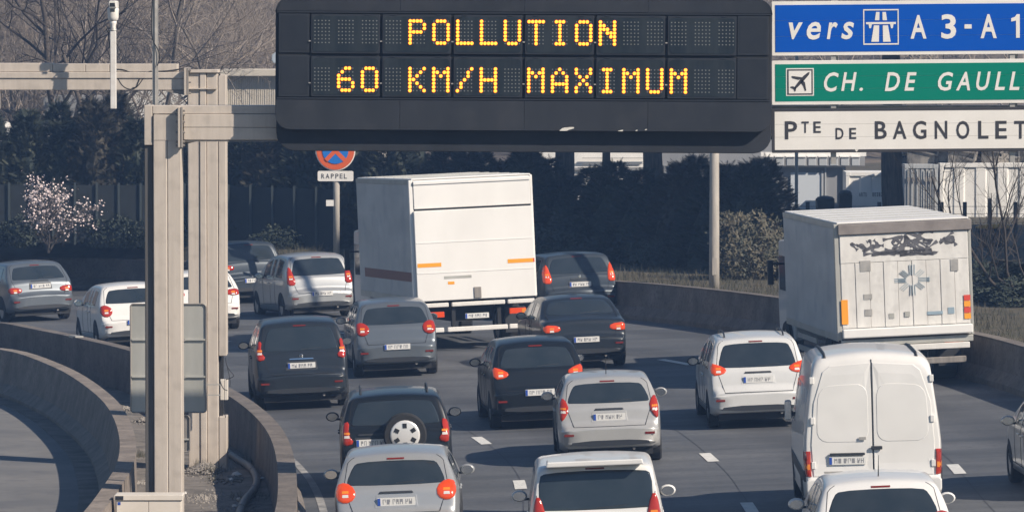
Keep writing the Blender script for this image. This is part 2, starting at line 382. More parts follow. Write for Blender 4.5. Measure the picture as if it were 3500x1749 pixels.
for key, (rf, th0, per) in LINES.items():
    for k in range(-3, 9):
        thc = R(th0 + per*k)
        if key == 'C': thc = R(1.1 + 6.6*k)
        if math.degrees(thc) > 44: continue
        ln, w = .80, .095
        v = []
        for j in range(5):
            t = thc + (j/4-.5)*2*ln/68.
            c = line_pt(rf, t); n = (c - Vector((CC[0], CC[1] if t > 0 else c.y, 0))).normalized()
            for s_ in (-w, w):
                q = c + n*s_; v.append((q.x, q.y, zroad(q.x, q.y)+.009))
        MB().add(v, [(2*j, 2*j+1, 2*j+3, 2*j+2) for j in range(4)]).build('lane_dash', M['paint_white'], road)
v = []; f = []
el, er = offset(LB, .52), offset(LB, .64)
for i, (a, b) in enumerate(zip(el, er)):
    for q in (a, b): v.append((q.x, q.y, zroad(q.x, q.y)+.006))
MB().add(v, [(2*i, 2*i+1, 2*i+3, 2*i+2) for i in range(len(el)-1)]).build('edge_line', mat('worn_road_paint', (.16,.16,.16), .8, c2=(.36,.355,.34), scale=3), road)
# tarred joints and skid marks: thin dark bands with their own outline
tar = mat('tar_joint', (.045,.047,.052), .7)
for key, dr, t0, t1, w in (('A', .03, -8, 40, .007), ('B', .03, -8, 40, .007), ('C', .03, -8, 40, .007)):
    rf = LINES[key][0]; v = []
    for j in range(90):
        t = R(t0 + (t1-t0)*j/89); c = line_pt(rf, t); n = (c - Vector((CC[0], CC[1] if t > 0 else c.y, 0))).normalized()
        for s_ in (-w, w):
            q = c + n*(dr+s_); v.append((q.x, q.y, zroad(q.x, q.y)+.004))
    MB().add(v, [(2*j, 2*j+1, 2*j+3, 2*j+2) for j in range(89)]).build('tar_joint', tar, road)

# ---------------------------------------------------------------- lettering
GL = {}
def glyph(ch, bold=.012, shear=0.0):
    k = (ch, bold, shear)
    if k not in GL:
        c = bpy.data.curves.new('glyph', 'FONT'); c.body = ch; c.offset = bold; c.shear = shear; c.resolution_u = 3
        o = bpy.data.objects.new('glyph', c); COL.objects.link(o); dg = bpy.context.evaluated_depsgraph_get(); dg.update()
        me = bpy.data.meshes.new_from_object(o.evaluated_get(dg))
        v = [(p.co.x, p.co.y) for p in me.vertices]; f = [tuple(p.vertices) for p in me.polygons]
        bpy.data.objects.remove(o); bpy.data.curves.remove(c); bpy.data.meshes.remove(me)
        x0, x1 = min(p[0] for p in v), max(p[0] for p in v); y0, y1 = min(p[1] for p in v), max(p[1] for p in v)
        GL[k] = ([((x-x0)/(x1-x0), (y-y0)/(y1-y0)) for x, y in v], f)
    return GL[k]
def letter(ch, x0, x1, z0, z1, y, mat_, parent, bold=.012, shear=0.0, name='letter'):
    v, f = glyph(ch, bold, shear)
    return MB().add([(x0+(x1-x0)*a, y, z0+(z1-z0)*b) for a, b in v], f).build(name, mat_, parent, recalc=False)

# ---------------------------------------------------------------- gantries
SF, SR = 245.0, 207.5        # pixels per metre at the front and rear gantry
def boxpx(m, x0, x1, y0, y1, s, d0, d1):   # box from photo rectangle at depth scale s, reaching from d0 to d1 metres behind it
    a, b = P(x0, y1, s), P(x1, y0, s); Y = P((x0+x1)/2, 900, s).y
    return m.box(a.x, b.x, Y+d0, Y+d1, a.z, b.z)
YF, YR = P(560, 900, SF).y, P(700, 900, SR).y
g = empty('front_gantry', (P(560, 900, SF).x, YF+.25, ZM), label='tall beige steel box gantry leg with beam holding the message sign', cat='gantry')
gi = Matrix.Translation(-Vector(g.location))
def gpart(m, name, mt, parent, bevel=0.0, org=None):
    org = org or Vector(parent.location)
    m.v = [(x-org.x, y-org.y, z-org.z) for x, y, z in m.v]; return m.build(name, mt, parent, bevel=bevel)
def col(x0, x1, top, s, d0, d1, m=None):
    m = m or MB(); a, b = P(x0, 900, s), P(x1, 900, s); Y = P((x0+x1)/2, 900, s).y; zt = P(x0, top, s).z
    return m.box(a.x, b.x, Y+d0, Y+d1, ZM-.3, zt)
gpart(col(525, 572, 394, SF, 0, .5), 'column', M['steel'], g, .012)
gpart(col(573, 620, 394, SF, .004, .5), 'column', M['steel'], g, .012)
gpart(col(494, 523, 498, SF, .06, .46), 'flange_painted_shade', M['steel_shadow'], g, .008)
m = MB(); boxpx(m, 494, 522, 360, 496, SF, .02, .46); gpart(m, 'column_flange', M['steel'], g, .008)
m = MB(); boxpx(m, 523, 945, 361, 389, SF, .02, .48); boxpx(m, 945, 3560, 361, 389, SF, .12, .4); gpart(m, 'beam_top_flange', M['steel'], g, .008)
m = MB(); boxpx(m, 526, 612, 392, 480, SF, -.006, .46); gpart(m, 'corner_joint', M['steel'], g, .008)
m = MB(); boxpx(m, 629, 1100, 390, 435, SF, .0, .46); boxpx(m, 629, 1100, 436, 478, SF, .004, .46); gpart(m, 'beam', M['steel'], g, .008)
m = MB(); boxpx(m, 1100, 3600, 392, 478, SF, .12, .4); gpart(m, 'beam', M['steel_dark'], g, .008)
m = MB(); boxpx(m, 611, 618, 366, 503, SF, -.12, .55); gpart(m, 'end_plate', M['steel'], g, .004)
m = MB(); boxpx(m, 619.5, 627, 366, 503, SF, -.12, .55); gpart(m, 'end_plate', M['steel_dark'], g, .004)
for yy in (378, 392, 416, 452, 484, 497):
    m = MB(); p = P(627, yy, SF); p.y = YF-.07; m.tube([p, p+Vector((.03, 0, 0))], .016, 6); gpart(m, 'bolt', M['steel_dark'], g)
    m = MB(); p = P(611, yy, SF); p.y = YF-.07; m.tube([p+Vector((-.03, 0, 0)), p], .016, 6); gpart(m, 'bolt', M['steel_dark'], g)
for q, (x0, x1, ya, yb) in enumerate(((629, 694, 479, 494), (566, 611, 480, 484))):
    a, b, c_ = P(x0, ya, SF), P(x1, ya, SF), P(x0, yb, SF)
    m = MB(); m.add([(a.x, YF+.1, a.z), (b.x, YF+.1, a.z), (a.x, YF+.1, c_.z), (a.x, YF+.14, a.z), (b.x, YF+.14, a.z), (a.x, YF+.14, c_.z)], [(0,1,2),(3,5,4),(0,3,4,1),(1,4,5,2),(2,5,3,0)]); gpart(m, 'gusset', M['steel_dark'], g)
m = MB(); boxpx(m, 629, 945, 481, 484, SF, .02, .44); gpart(m, 'drip_strip', M['steel_dark'], g)

g2 = empty('rear_gantry', (P(700, 900, SR).x, YR+.25, ZM), label='rear beige steel gantry leg with beam running off to the left', cat='gantry')
for x0, x1, d in ((643, 683, 0), (684, 706, -.02), (707, 745, .01)): gpart(col(x0, x1, 250, SR, d, .55), 'column', M['steel'], g2, .012)
m = MB(); a, b = P(747, 900, SR), P(773, 900, SR)
m.box(a.x, b.x, YR+.02, YR+.5, P(760, 1217, SR).z, P(760, 256, SR).z); gpart(m, 'cable_duct', M['steel'], g2, .01)
m = MB(); m.box(a.x, b.x, YR+.02, YR+.5, ZM-.3, P(760, 1425, SR).z); gpart(m, 'cable_duct', M['steel'], g2, .01)
m = MB(); m.box(a.x, b.x-.07, YR+.2, YR+.5, P(760, 1425, SR).z+.004, P(760, 1217, SR).z-.004); gpart(m, 'duct_opening', M['black_gap'], g2)
m = MB(); boxpx(m, 632, 748, 238, 249, SR, -.05, .6); gpart(m, 'column_cap', M['steel'], g2, .008)
m = MB(); boxpx(m, 644, 744, 301, 305, SR, -.05, .0); gpart(m, 'stiffener', M['steel'], g2)
m = MB(); boxpx(m, -700, 632, 247, 268, SR, .0, .5); boxpx(m, -700, 632, 268.5, 308, SR, .02, .5); gpart(m, 'beam', M['steel'], g2, .01)
xs = [-700, 182, 294, 376, 608]
for a_, b_ in zip(xs, xs[1:]):
    m = MB(); boxpx(m, a_+.6, b_-.6, 216+ (a_+700)/400, 246, SR, .03, .46); gpart(m, 'beam_top_cover', M['steel'], g2, .008)
m = MB(); boxpx(m, 632, 640, 232, 326, SR, -.12, .62); gpart(m, 'end_plate', M['steel'], g2, .004)
m = MB(); boxpx(m, 641, 647, 232, 326, SR, -.12, .62); gpart(m, 'end_plate', M['steel_dark'], g2, .004)
for yy in (241, 281, 318):
    m = MB(); p = P(648, yy, SR); p.y = YR-.07; m.tube([p, p+Vector((.035, 0, 0))], .017, 6); gpart(m, 'bolt', M['steel_dark'], g2)
m = MB(); a, b, c_ = P(632, 309, SR), P(552, 309, SR), P(632, 325, SR)
m.add([(a.x, YR, a.z), (b.x, YR, a.z), (a.x, YR, c_.z), (a.x, YR+.45, a.z), (b.x, YR+.45, a.z), (a.x, YR+.45, c_.z)], [(0,1,2),(3,5,4),(0,3,4,1),(1,4,5,2),(2,5,3,0)]); gpart(m, 'gusset', M['steel_dark'], g2)
m = MB(); boxpx(m, 0-6, 3, 310, 372, SR, -.1, .1); gpart(m, 'hanger', M['steel_dark'], g2)

# closed circuit camera on its tube, clamped to the rear beam
def cpt(px, py): return P(px, py, SR+1.5)
c0 = cpt(389, 240); cc = empty('traffic_camera', (c0.x, c0.y-.1, cpt(389, 372).z), label='white traffic camera on a square tube clamped to the rear gantry beam', cat='camera')
def cp(m, name, mt, smooth=False, bevel=0): 
    L = Vector(cc.location); m.v = [(x-L.x, y-L.y, z-L.z) for x, y, z in m.v]; return m.build(name, mt, cc, smooth, bevel)
Yc = c0.y-.1
zz = lambda py: cpt(389, py).z
m = MB(); hw = 10/SR; m.box(c0.x-hw, c0.x+hw, Yc-hw, Yc+hw, zz(372), zz(105)); cp(m, 'tube', M['cctv'], bevel=.01)
m = MB(); m.lathe([(.05, zz(106)), (.065, zz(104)), (.045, zz(96))], 16, Matrix.Translation((c0.x, Yc, 0))); cp(m, 'collar', M['galv'])
m = MB(); m.lathe([(.028, zz(104)), (.045, zz(95)), (.04, zz(92)), (.055, zz(82)), (.058, zz(73)), (.05, zz(72))], 20, Matrix.Translation((c0.x, Yc, 0))); cp(m, 'neck', M['cctv'], True)
m = MB(); m.lathe([(.06, zz(72)), (.082, zz(68)), (.088, zz(60)), (.093, zz(32)), (.088, zz(28)), (.05, zz(27))], 24, Matrix.Translation((c0.x, Yc, 0))); cp(m, 'pan_housing', M['cctv'], True)
m = MB(); m.prism([(c0.x+x/SR, zz(y)) for x, y in ((-12,28),(-13,8),(-9,3),(10,3),(13,8),(14,28))], Yc-.18, Yc+.35); cp(m, 'camera_head', M['cctv'], bevel=.012)
m = MB(); m.prism([(c0.x+x/SR, zz(y)) for x, y in ((-9,24),(-8,11),(8,11),(10,24))], Yc-.184, Yc-.17); cp(m, 'lens_window', M['black_gap'])
m = MB(); m.box(c0.x-.035, c0.x+.04, Yc-.19, Yc-.178, zz(42), zz(32)); cp(m, 'tilt_bracket', M['trim'])
m = MB(); m.tube([(c0.x-.08, Yc, zz(112)), (c0.x-.11, Yc-.02, zz(100)), (c0.x-.1, Yc, zz(97)), (c0.x-.04, Yc, zz(97))], .012, 6)
m.tube([(c0.x-.08, Yc, zz(112)), (c0.x-.07, Yc-.03, zz(135)), (c0.x-.05, Yc-.02, zz(165))], .012, 6); cp(m, 'lead', M['cable'])
# slack cables hanging along the rear beam
def cable(px, s, r, lab, dy=-.12):
    m = MB(); pts = [P(x, y, s) for x, y in px]; Y = pts[0].y + dy
    m.tube(resample(chaikin([(p.x, Y, p.z) for p in pts], 3), 28), r, 6); o = m.build('cable', M['cable'], smooth=True)
    return tag(o, lab, 'cable', 'cables slung on the gantries')
cable([(398,240),(405,270),(420,295),(445,308),(470,300),(490,270),(505,250),(530,245),(580,243),(632,234)], SR, .011, 'black cable looping deepest below the rear gantry beam')
cable([(400,237),(425,238),(450,250),(500,246)], SR, .009, 'short black cable draped on top of the rear gantry beam')
cable([(455,300),(468,300),(478,270),(492,252),(520,243)], SR, .009, 'inner black cable loop beside the camera tube')
cable([(640,238),(690,240),(735,245),(752,252),(752,258)], SR, .013, 'black cable over the rear gantry column cap')

# grooved mast between the gantries
SMa = 240.0
pm = P(535.5, 1740, SMa); mast = empty('mast', (pm.x, pm.y, ZM), label='slim grooved steel mast rising between the two gantry legs', cat='mast')
m = MB(); 
for k in range(-2, 3): m.tube([(k*.016, -.03+.01*abs(k), 0), (k*.016, -.03+.01*abs(k), 8.4)], .0105, 6)
m.box(-.04, .04, -.02, .05, 0, 8.4); m.build('shaft', M['galv'], mast)
m = MB(); zc = lambda y: P(535, y, SMa).z-ZM
m.tube(resample(chaikin([(-.03, -.05, zc(-5)), (-.045, -.05, zc(30)), (-.05, -.05, zc(90)), (-.04, -.05, zc(140)), (.05, -.05, zc(170)), (.07, -.05, zc(200)), (.03, -.05, zc(225))], 3), 24), .008, 5); m.build('lead', M['cable'], mast)

# ---------------------------------------------------------------- the variable message sign
S = SF
v0 = P(1789, 250, S); V = empty('message_sign', v0 + Vector((0, -.55, 0)), (0, R(.33), 0), 'black electronic message sign with lit amber words hung on the gantry', 'message sign')
vx = lambda px: (px-1789)/S
vz = lambda py: (250-py)/S
m = MB(); m.prism(rrect(vx(947), vx(2632), vz(445), vz(-6), 50/S), .04, .155); m.build('housing', M['vms'], V, bevel=.012)
m = MB(); m.prism(rrect(vx(949), vx(2634), vz(518), vz(300), 62/S), .165, .75); m.build('rear_housing', M['vms'], V, bevel=.012)
# raised front skins above and below the display opening, with joints between sheets
for (xa, xb) in ((947, 1369), (1370, 1791), (1792, 2211), (2212, 2632)):
    poly = [(vx(xa), vz(343)), (vx(xb), vz(343)), (vx(xb), vz(444)), (vx(xa), vz(444))]
    pt = [(vx(xa), vz(-5)), (vx(xb), vz(-5)), (vx(xb), vz(42)), (vx(xa), vz(42))]
    if xa == 947:
        poly = poly[:3] + [(vx(947+50-50*math.cos(R(a))), vz(394+50*math.sin(R(a)))) for a in range(90, -1, -15)]
        pt = pt[1:] + [(vx(947+50-50*math.cos(R(a))), vz(45-50*math.sin(R(a)))) for a in range(0, 91, 15)]
        pt = [pt[0], pt[1], pt[2]] + pt[3:]
    if xb == 2632:
        poly = [poly[0], poly[1]] + [(vx(2582+50*math.cos(R(a))), vz(394+50*math.sin(R(a)))) for a in range(0, 91, 15)] + [poly[3]]
        pt = [(vx(xa), vz(-5))] + [(vx(2582+50*math.cos(R(a))), vz(45-50*math.sin(R(a)))) for a in range(90, -1, -15)] + [(vx(2632), vz(42)), (vx(xa), vz(42))]
    MB().prism(poly, .012, .038).build('lower_skin', M['vms'], V, bevel=.004); MB().prism(pt, .012, .038).build('upper_skin', M['vms'], V, bevel=.004)
MB().box(vx(955), vx(2624), .025, .039, vz(340), vz(44)).build('display_back', M['black_gap'], V)
m = MB()
for y0, y1 in ((44, 49), (336, 341)): m.box(vx(952), vx(2627), .004, .024, vz(y1), vz(y0))
m.build('display_edge', M['vms_frame'], V, bevel=.003)
for x0, x1 in ((958, 1062), (2514, 2620)):
    for y0, y1 in ((52, 184), (193, 333)):
        f_ = MB().box(vx(x0), vx(x1), .008, .024, vz(y1), vz(y0)).build('side_panel', M['vms_frame'], V, bevel=.004)
        MB().box(vx(x0+7), vx(x1-7), .004, .0075, vz(y1-8), vz(y0+6)).build('panel_inset', M['vms_panel'], f_)
FONT = {'P':'11110 10001 10001 11110 10000 10000 10000','O':'01110 10001 10001 10001 10001 10001 01110','L':'10000 10000 10000 10000 10000 10000 11111',
'U':'10001 10001 10001 10001 10001 10001 01110','T':'11111 00100 00100 00100 00100 00100 00100','I':'01110 00100 00100 00100 00100 00100 01110',
'N':'10001 11001 11101 10111 10011 10001 10001','6':'00110 01000 10000 11110 10001 10001 01110','0':'01110 10001 10001 10001 10001 10001 01110',
'K':'10001 10010 10100 11000 10100 10010 10001','M':'10001 11011 10101 10001 10001 10001 10001','/':'00001 00010 00010 00100 01000 01000 10000',
'H':'10001 10001 10001 11111 10001 10001 10001','A':'00100 01010 10001 10001 11111 10001 10001','X':'10001 10001 01010 00100 01010 10001 10001'}
ROWS = ['    POLLUTION     ', ' 60 KM/H MAXIMUM  ']
rnd = random.Random(4)
for row in range(2):
    y0, y1 = ((53, 186), (195, 332))[row]; ly = (75, 236)[row]
    for k in range(6):
        x0 = 1068 + 241.9*k; x1 = x0 + 233
        fr = MB().prism(rrect(vx(x0), vx(x1), vz(y1), vz(y0), 3/S, 2), -.008, .024).build('display_module', M['vms_frame'], V, bevel=.004)
        gl = MB().prism(rrect(vx(x0+6), vx(x1-5), vz(y1-6), vz(y0+7), 12/S), -.013, -.0085).build('glass', M['vms_glass'], fr)
        for hx in (.16, .82): MB().box(vx(x0+233*hx-8), vx(x0+233*hx+8), -.016, -.0085, vz(y0+3), vz(y0-1)).build('hinge', M['vms_frame'], fr)
        MB().box(vx(x0-8), vx(x0-1), -.016, -.004, vz(y0+93), vz(y0+89)).build('latch', M['galv'], fr)
        off = MB()
        for c in range(3):
            ch = ROWS[row][k*3+c]; pat = FONT.get(ch, '00000 '*7).split(); xx = 1081.3 + 80.6*(k*3+c); lit = MB(); nlit = 0
            for r_ in range(7):
                for q in range(5):
                    px_, pz_ = vx(xx + 12*q), vz(ly + 12.4*r_)
                    if pat[r_][q] == '1':
                        nlit += 1; v = []; f = []
                        for rr, dd in ((0, -.024), (.018, -.0225), (.0275, -.0145)):
                            for a in range(10): v.append((px_+rr*math.cos(a*.6283), dd, pz_+rr*math.sin(a*.6283)))
                        lit.add(v[10:], [tuple(range(10))], 0); lit.add(v[10:], [(a, (a+1) % 10, 10+(a+1) % 10, 10+a) for a in range(10)], 1)
                    else:
                        v = [(px_+.0105*math.cos(a*1.0472), -.0152, pz_+.0105*math.sin(a*1.0472)) for a in range(6)]; off.add(v, [tuple(range(6))])
            if nlit: lit.build('lit_character', [M['led_on'], M['led_halo']], fr, recalc=False)
        if off.v: tag(off.build('unlit_dots', M['led_off'], fr, recalc=False), kind='stuff')
# bare patches where paint has flaked off the lower skin
for k, (xa, ya, w, h) in enumerate(((1935, 441, 58, 16), (2120, 445, 22, 7), (2174, 443, 9, 5), (2206, 440, 10, 5), (2096, 449, 4, 3))):
    pl = []; n = 18
    for a in range(n):
        t = 2*math.pi*a/n; rr = .8 + .3*noise.noise(Vector((k*3.1, math.cos(t)*1.7, math.sin(t)*1.7)))
        pl.append((vx(xa+w/2*math.cos(t)*rr), vz(min(444, ya-2+h/2*math.sin(t)*rr - (w*.1*math.cos(t))))))
    MB().add([(x, .0095, z) for x, z in pl], [tuple(range(n))]).build('flaked_patch', M['flake'], V, recalc=False)
for px_ in (1300, 2300):
    MB().box(vx(px_-20), vx(px_+20), .74, .80, vz(470), vz(330)).build('bracket', M['steel_dark'], V)
# small floodlight seen beside the sign
fl = empty('floodlight', P(938, 196, 224), label='small pale blue floodlight sticking out beside the message sign', cat='floodlight')
m = MB(); m.prism([(x/224, -y/224) for x, y in ((-8,-8),(2,-16),(10,-16),(10,18),(-2,22),(-9,10))], -.1, .1); m.build('housing', mat('lamp_grey_blue', (.36,.42,.48), .5), fl, bevel=.01)
m = MB(); m.box(.03, .42, -.03, .03, -.12, -.06); m.build('arm', M['galv'], fl)

# ---------------------------------------------------------------- direction signs
SS = 246.0
def sign_root(name, y0, y1, lab):
    return empty(name, P(3069, (y0+y1)/2, SS) + Vector((0, .0, 0)), (0, R(-.45), 0), lab, 'road sign', 'direction signs on the gantry')
def sign(name, y0, y1, face, border, lab, bw=12):
    o = sign_root(name, y0, y1, lab); hw = (3500-2638)/2/SS; wr = hw + 190/SS; hz = (y1-y0)/2/SS; b = bw/SS
    MB().prism(rrect(-hw, wr, -hz, hz, .012, 2), 0, .05).build('panel', border, o, bevel=.004)
    ymid = (y0+y1)/2
    n = 3; zc_ = [-hz+b + (2*hz-2*b)*k/n for k in range(n+1)]
    for k in range(n): MB().box(-hw+b, wr-b, -.005, -.001, zc_[k]+.0012, zc_[k+1]-.0012).build('face_strip', face, o)
    for px_ in (2850, 3462):
        MB().box((px_-3069)/SS-.035, (px_-3069)/SS+.035,   .051, .2, -hz-.16, hz+.06).build('mount', M['galv'], o)
    lx = lambda zx: (2600 + zx/2.383 - 3069)/SS + .0
    def lz(zx, zy):                       # undo the slight roll of the sign
        px_, py_ = 2600+zx/2.383, zy/2.383
        return (ymid - py_)/SS - (px_-3069)/SS*math.tan(R(.45)) 
    return o, lx, lz
def put(o, lx, lz, items, mt, shear=0.0, bold=.014):
    for ch, xa, xb, ya, yb in items:
        xm = (xa+xb)/2; letter(ch, lx(xa), lx(xb), lz(xm, yb), lz(xm, ya), -.009, mt, o, bold, shear)
def shape(o, lx, lz, poly, mt, name, y=-.009, th=0):
    c = sum(p[0] for p in poly)/len(poly)
    v = [(lx(a), y, lz(c, b)) for a, b in poly]; return MB().add(v, [tuple(range(len(v)))]).build(name, mt, o, recalc=False)
o, lx, lz = sign('motorway_sign', 3, 188, M['sign_blue'], M['sign_white'], 'blue direction sign with white motorway symbol, topmost of three')
put(o, lx, lz, [('v',228,343,185,322),('e',375,490,180,325),('r',538,628,183,320),('s',655,760,180,322)], M['sign_white'], .22, .018)
put(o, lx, lz, [('A',1220,1350,125,317),('3',1470,1592,118,318),('-',1660,1718,200,235),('A',1790,1922,118,313)], M['sign_white'], 0, .022)
shape(o, lx, lz, ((2110,118),(2086,118),(2070,140),(2040,150),(2040,178),(2079,170),(2079,310),(2110,310)), M['sign_white'], 'letter')
for r_ in (((835,77),(1124,77),(1124,87),(835,87)), ((835,355),(1124,355),(1124,366),(835,366)), ((835,87),(844,87),(844,355),(835,355)), ((1115,87),(1124,87),(1124,355),(1115,355))): shape(o, lx, lz, r_, M['sign_white'], 'symbol_frame')
for r_ in (((940,100),(968,100),(966,167),(930,167)), ((992,100),(1020,100),(1029,167),(993,167)), ((858,182),(1101,182),(1101,199),(858,199)), ((878,199),(906,199),(898,232),(884,232)), ((1054,199),(1082,199),(1075,232),(1061,232)), ((922,209),(965,209),(962,342),(900,342)), ((994,209),(1037,209),(1058,342),(996,342))): shape(o, lx, lz, r_, M['sign_white'], 'motorway_symbol')
o, lx, lz = sign('airport_sign', 205, 356, M['sign_green'], M['sign_white'], 'green direction sign with black aeroplane symbol, middle of three')
put(o, lx, lz, [('C',515,635,590,748),('H',655,782,590,742),('.',803,832,715,742),('D',1010,1133,590,743),('E',1170,1270,590,740),('G',1443,1567,588,740),('A',1590,1705,587,738),('U',1755,1873,585,738),('L',1905,1988,585,735),('L',2023,2107,585,735),('E',2143,2240,585,735)], M['sign_white'], .22, .018)
shape(o, lx, lz, ((206,557),(433,557),(433,782),(206,782)), M['sign_white'], 'symbol_board', -.008); shape(o, lx, lz, ((216,566),(424,566),(424,773),(216,773)), M['sign_black'], 'symbol_border', -.011); shape(o, lx, lz, ((228,578),(412,578),(412,762),(228,762)), M['sign_white'], 'symbol_face', -.014)
for pl in (((400,588),(392,612),(350,660),(306,706),(280,728),(272,722),(282,700),(318,652),(350,618),(384,592)), ((338,632),(330,644),(308,652),(262,640),(248,628),(256,620),(300,626)), ((336,650),(360,672),(371,738),(360,744),(344,700),(322,672)), ((262,704),(244,706),(238,714),(264,726),(278,750),(284,742),(290,716))): shape(o, lx, lz, pl, M['sign_black'], 'aeroplane_symbol', -.017)
o, lx, lz = sign('district_sign', 369, 520, M['sign_white'], M['sign_black'], 'white direction sign with black border and letters, lowest of three', 10)
put(o, lx, lz, [('P',197,297,988,1135),('T',333,392,990,1083),('E',430,490,990,1083),('D',610,675,1042,1135),('E',722,778,1042,1133),('B',930,1027,988,1132),('A',1077,1188,986,1132),('G',1240,1350,985,1133),('N',1418,1520,985,1131),('O',1593,1700,985,1133),('L',1772,1855,985,1130),('E',1912,2005,985,1130),('T',2065,2165,985,1130)], M['sign_black'], 0, .016)
shape(o, lx, lz, ((765,1219),(795,1219),(780,1238)), M['sign_white'], 'chipped_border', -.006)
# uprights that carry the signs, standing on the front beam
for px_, nm in ((2850, 'left'), (3462, 'right')):
    p = P(px_, 440, SF); u = MB().box(p.x-.05, p.x+.05, p.y-.12, p.y-.02, P(px_, 520, SF).z, P(px_, -40, SF).z).build('sign_upright', M['galv'], None)
    tag(u, 'galvanised upright behind the direction signs', 'upright', 'uprights behind the direction signs')

# ---------------------------------------------------------------- small things on the island
def back_sign(name, x0, x1, y0, y1, s, rails, lab, d=0.0, mt=None):
    c = P((x0+x1)/2, (y0+y1)/2, s); o = empty(name, (c.x, c.y+d, ZM), label=lab, cat='road sign'); hw = (x1-x0)/2/s; z0, z1 = P(0, y1, s).z-ZM, P(0, y0, s).z-ZM
    MB().prism(rrect(-hw, hw, z0, z1, .05), 0, .025).build('panel', mt or M['alu'], o)
    ed = MB(); pr = [(x, -.012, z) for x, z in rrect(-hw+.008, hw-.008, z0+.008, z1-.008, .045)]; ed.tube(pr + pr[:1], .012, 5, False); ed.build('rim', M['steel_dark'], o)
    for yy in rails:
        z = P(0, yy, s).z-ZM; MB().box(-hw+.02, hw-.02, -.03, -.002, z-.013, z+.013).build('rail', M['alu'], o, bevel=.004)
        MB().box(hw-.62*hw, hw-.55*hw, -.045, -.031, z-.02, z+.02).build('clamp', M['galv'], o)
    MB().tube([(-.0, .065, 0), (-.0, .065, z1-.1)], .035, 10).build('post', M['galv'], o)
    return o
back_sign('reversed_road_sign', 445, 706, 1036, 1410, 232, (1160, 1287), 'large grey back of a rounded road sign behind the front gantry leg')
back_sign('small_reversed_sign', 545, 650, 1416, 1545, 236, (1500,), 'small dark sign back just below the large grey sign back', 0.0, M['steel_dark'])
# junction box strapped to the rear leg
jb = empty('junction_box', P(766, 1366, SR+1), label='beige junction box strapped to the rear gantry leg', cat='box')
for x0, x1 in ((-13, -.6), (.6, 13)): MB().box(x0/SR, x1/SR, -.02, .12, 0, 70/SR).build('cover', M['cabinet'], jb, bevel=.008)
for zz_ in (18, 53): MB().box(-120/SR+.04, -13/SR, -.06, -.045, zz_/SR-.008, zz_/SR+.008).build('strap', M['alu'], jb)
def loose(px, r, lab):
    m = MB(); pts = [P(x, y, SR+2) for x, y in px]; m.tube(resample(chaikin([(p.x, p.y-.06, p.z) for p in pts], 3), 24), r, 5); tag(m.build('cable', M['cable'], smooth=True), lab, 'cable', 'cables slung on the gantries')
loose([(760,1217),(757,1250),(750,1285),(755,1310),(766,1330),(778,1332)], .008, 'black cable running from duct down to the junction box')
loose([(770,1219),(776,1250),(790,1270),(803,1282),(790,1290),(772,1296)], .007, 'thin cable sticking out in a point above the junction box')
loose([(770,1222),(783,1275),(788,1300),(786,1320)], .006, 'thin black cable hanging beside the junction box')
loose([(762,1366),(762,1385),(772,1425)], .007, 'cable leaving the bottom of the junction box')
# electrical cabinet
cab = empty('electrical_cabinet', (P(508, 1749, 249).x, P(508, 1749, 249).y, ZM), label='cream electrical cabinet with two doors in front of the gantry leg', cat='cabinet')
hw = 113/249; zt = P(508, 1689, 249).z - ZM
MB().box(-hw, hw, 0, .35, 0, zt-.07).build('body', M['cabinet'], cab, bevel=.008)
MB().prism([(-hw-.015, zt-.075), (hw+.015, zt-.075), (hw+.02, zt-.01), (hw, zt), (-hw, zt), (-hw-.02, zt-.01)], -.03, .38).build('lid', M['cabinet'], cab, bevel=.006)
for x0, x1 in ((-hw+.015, -.004), (.004, hw-.015)):
    dd = MB().box(x0, x1, -.012, -.001, .04, zt-.085).build('door', M['cabinet'], cab, bevel=.004)
    MB().box(x1-.05, x1-.02, -.02, -.0125, zt*.5, zt*.5+.08).build('handle', M['trim'], dd)
MB().box(-hw+.0, -hw+.11, -.034, -.0305, zt-.068, zt-.015).build('label_plate', M['vms_frame'], cab)
MB().box(-hw+.03, -hw+.07, -.015, -.0125, zt-.14, zt-.10).build('sticker', M['plate_blue'], cab)
# drain pipes
def pipe(px, r, lab, n=40):
    pts = []
    for x, y in px: p = PZ(x, y, ZM+r); pts.append((p.x, p.y, p.z))
    pts = resample(chaikin(pts, 2), n); o = empty('drain_pipe', pts[0], label=lab, cat='pipe'); L = Vector(pts[0])
    MB().tube([p-L for p in pts], r, 12).build('pipe', M['pipe'], o, smooth=True)
    for k in range(5, n-3, 9):
        t = (pts[k+1]-pts[k]).normalized(); MB().tube([pts[k]-L-t*.05, pts[k]-L+t*.05], r*1.14, 12).build('coupling', M['pipe'], o)
pipe([(160,1200),(230,1246),(300,1275),(345,1283),(380,1300),(440,1326),(520,1365)], .055, 'dusty drain pipe lying along the carriageway wall behind the sign back')
pipe([(740,1522),(775,1540),(815,1570),(848,1588),(872,1616),(880,1650),(862,1680),(835,1706),(818,1749),(812,1790)], .058, 'grey drain pipe snaking over the island beside the rear gantry leg')
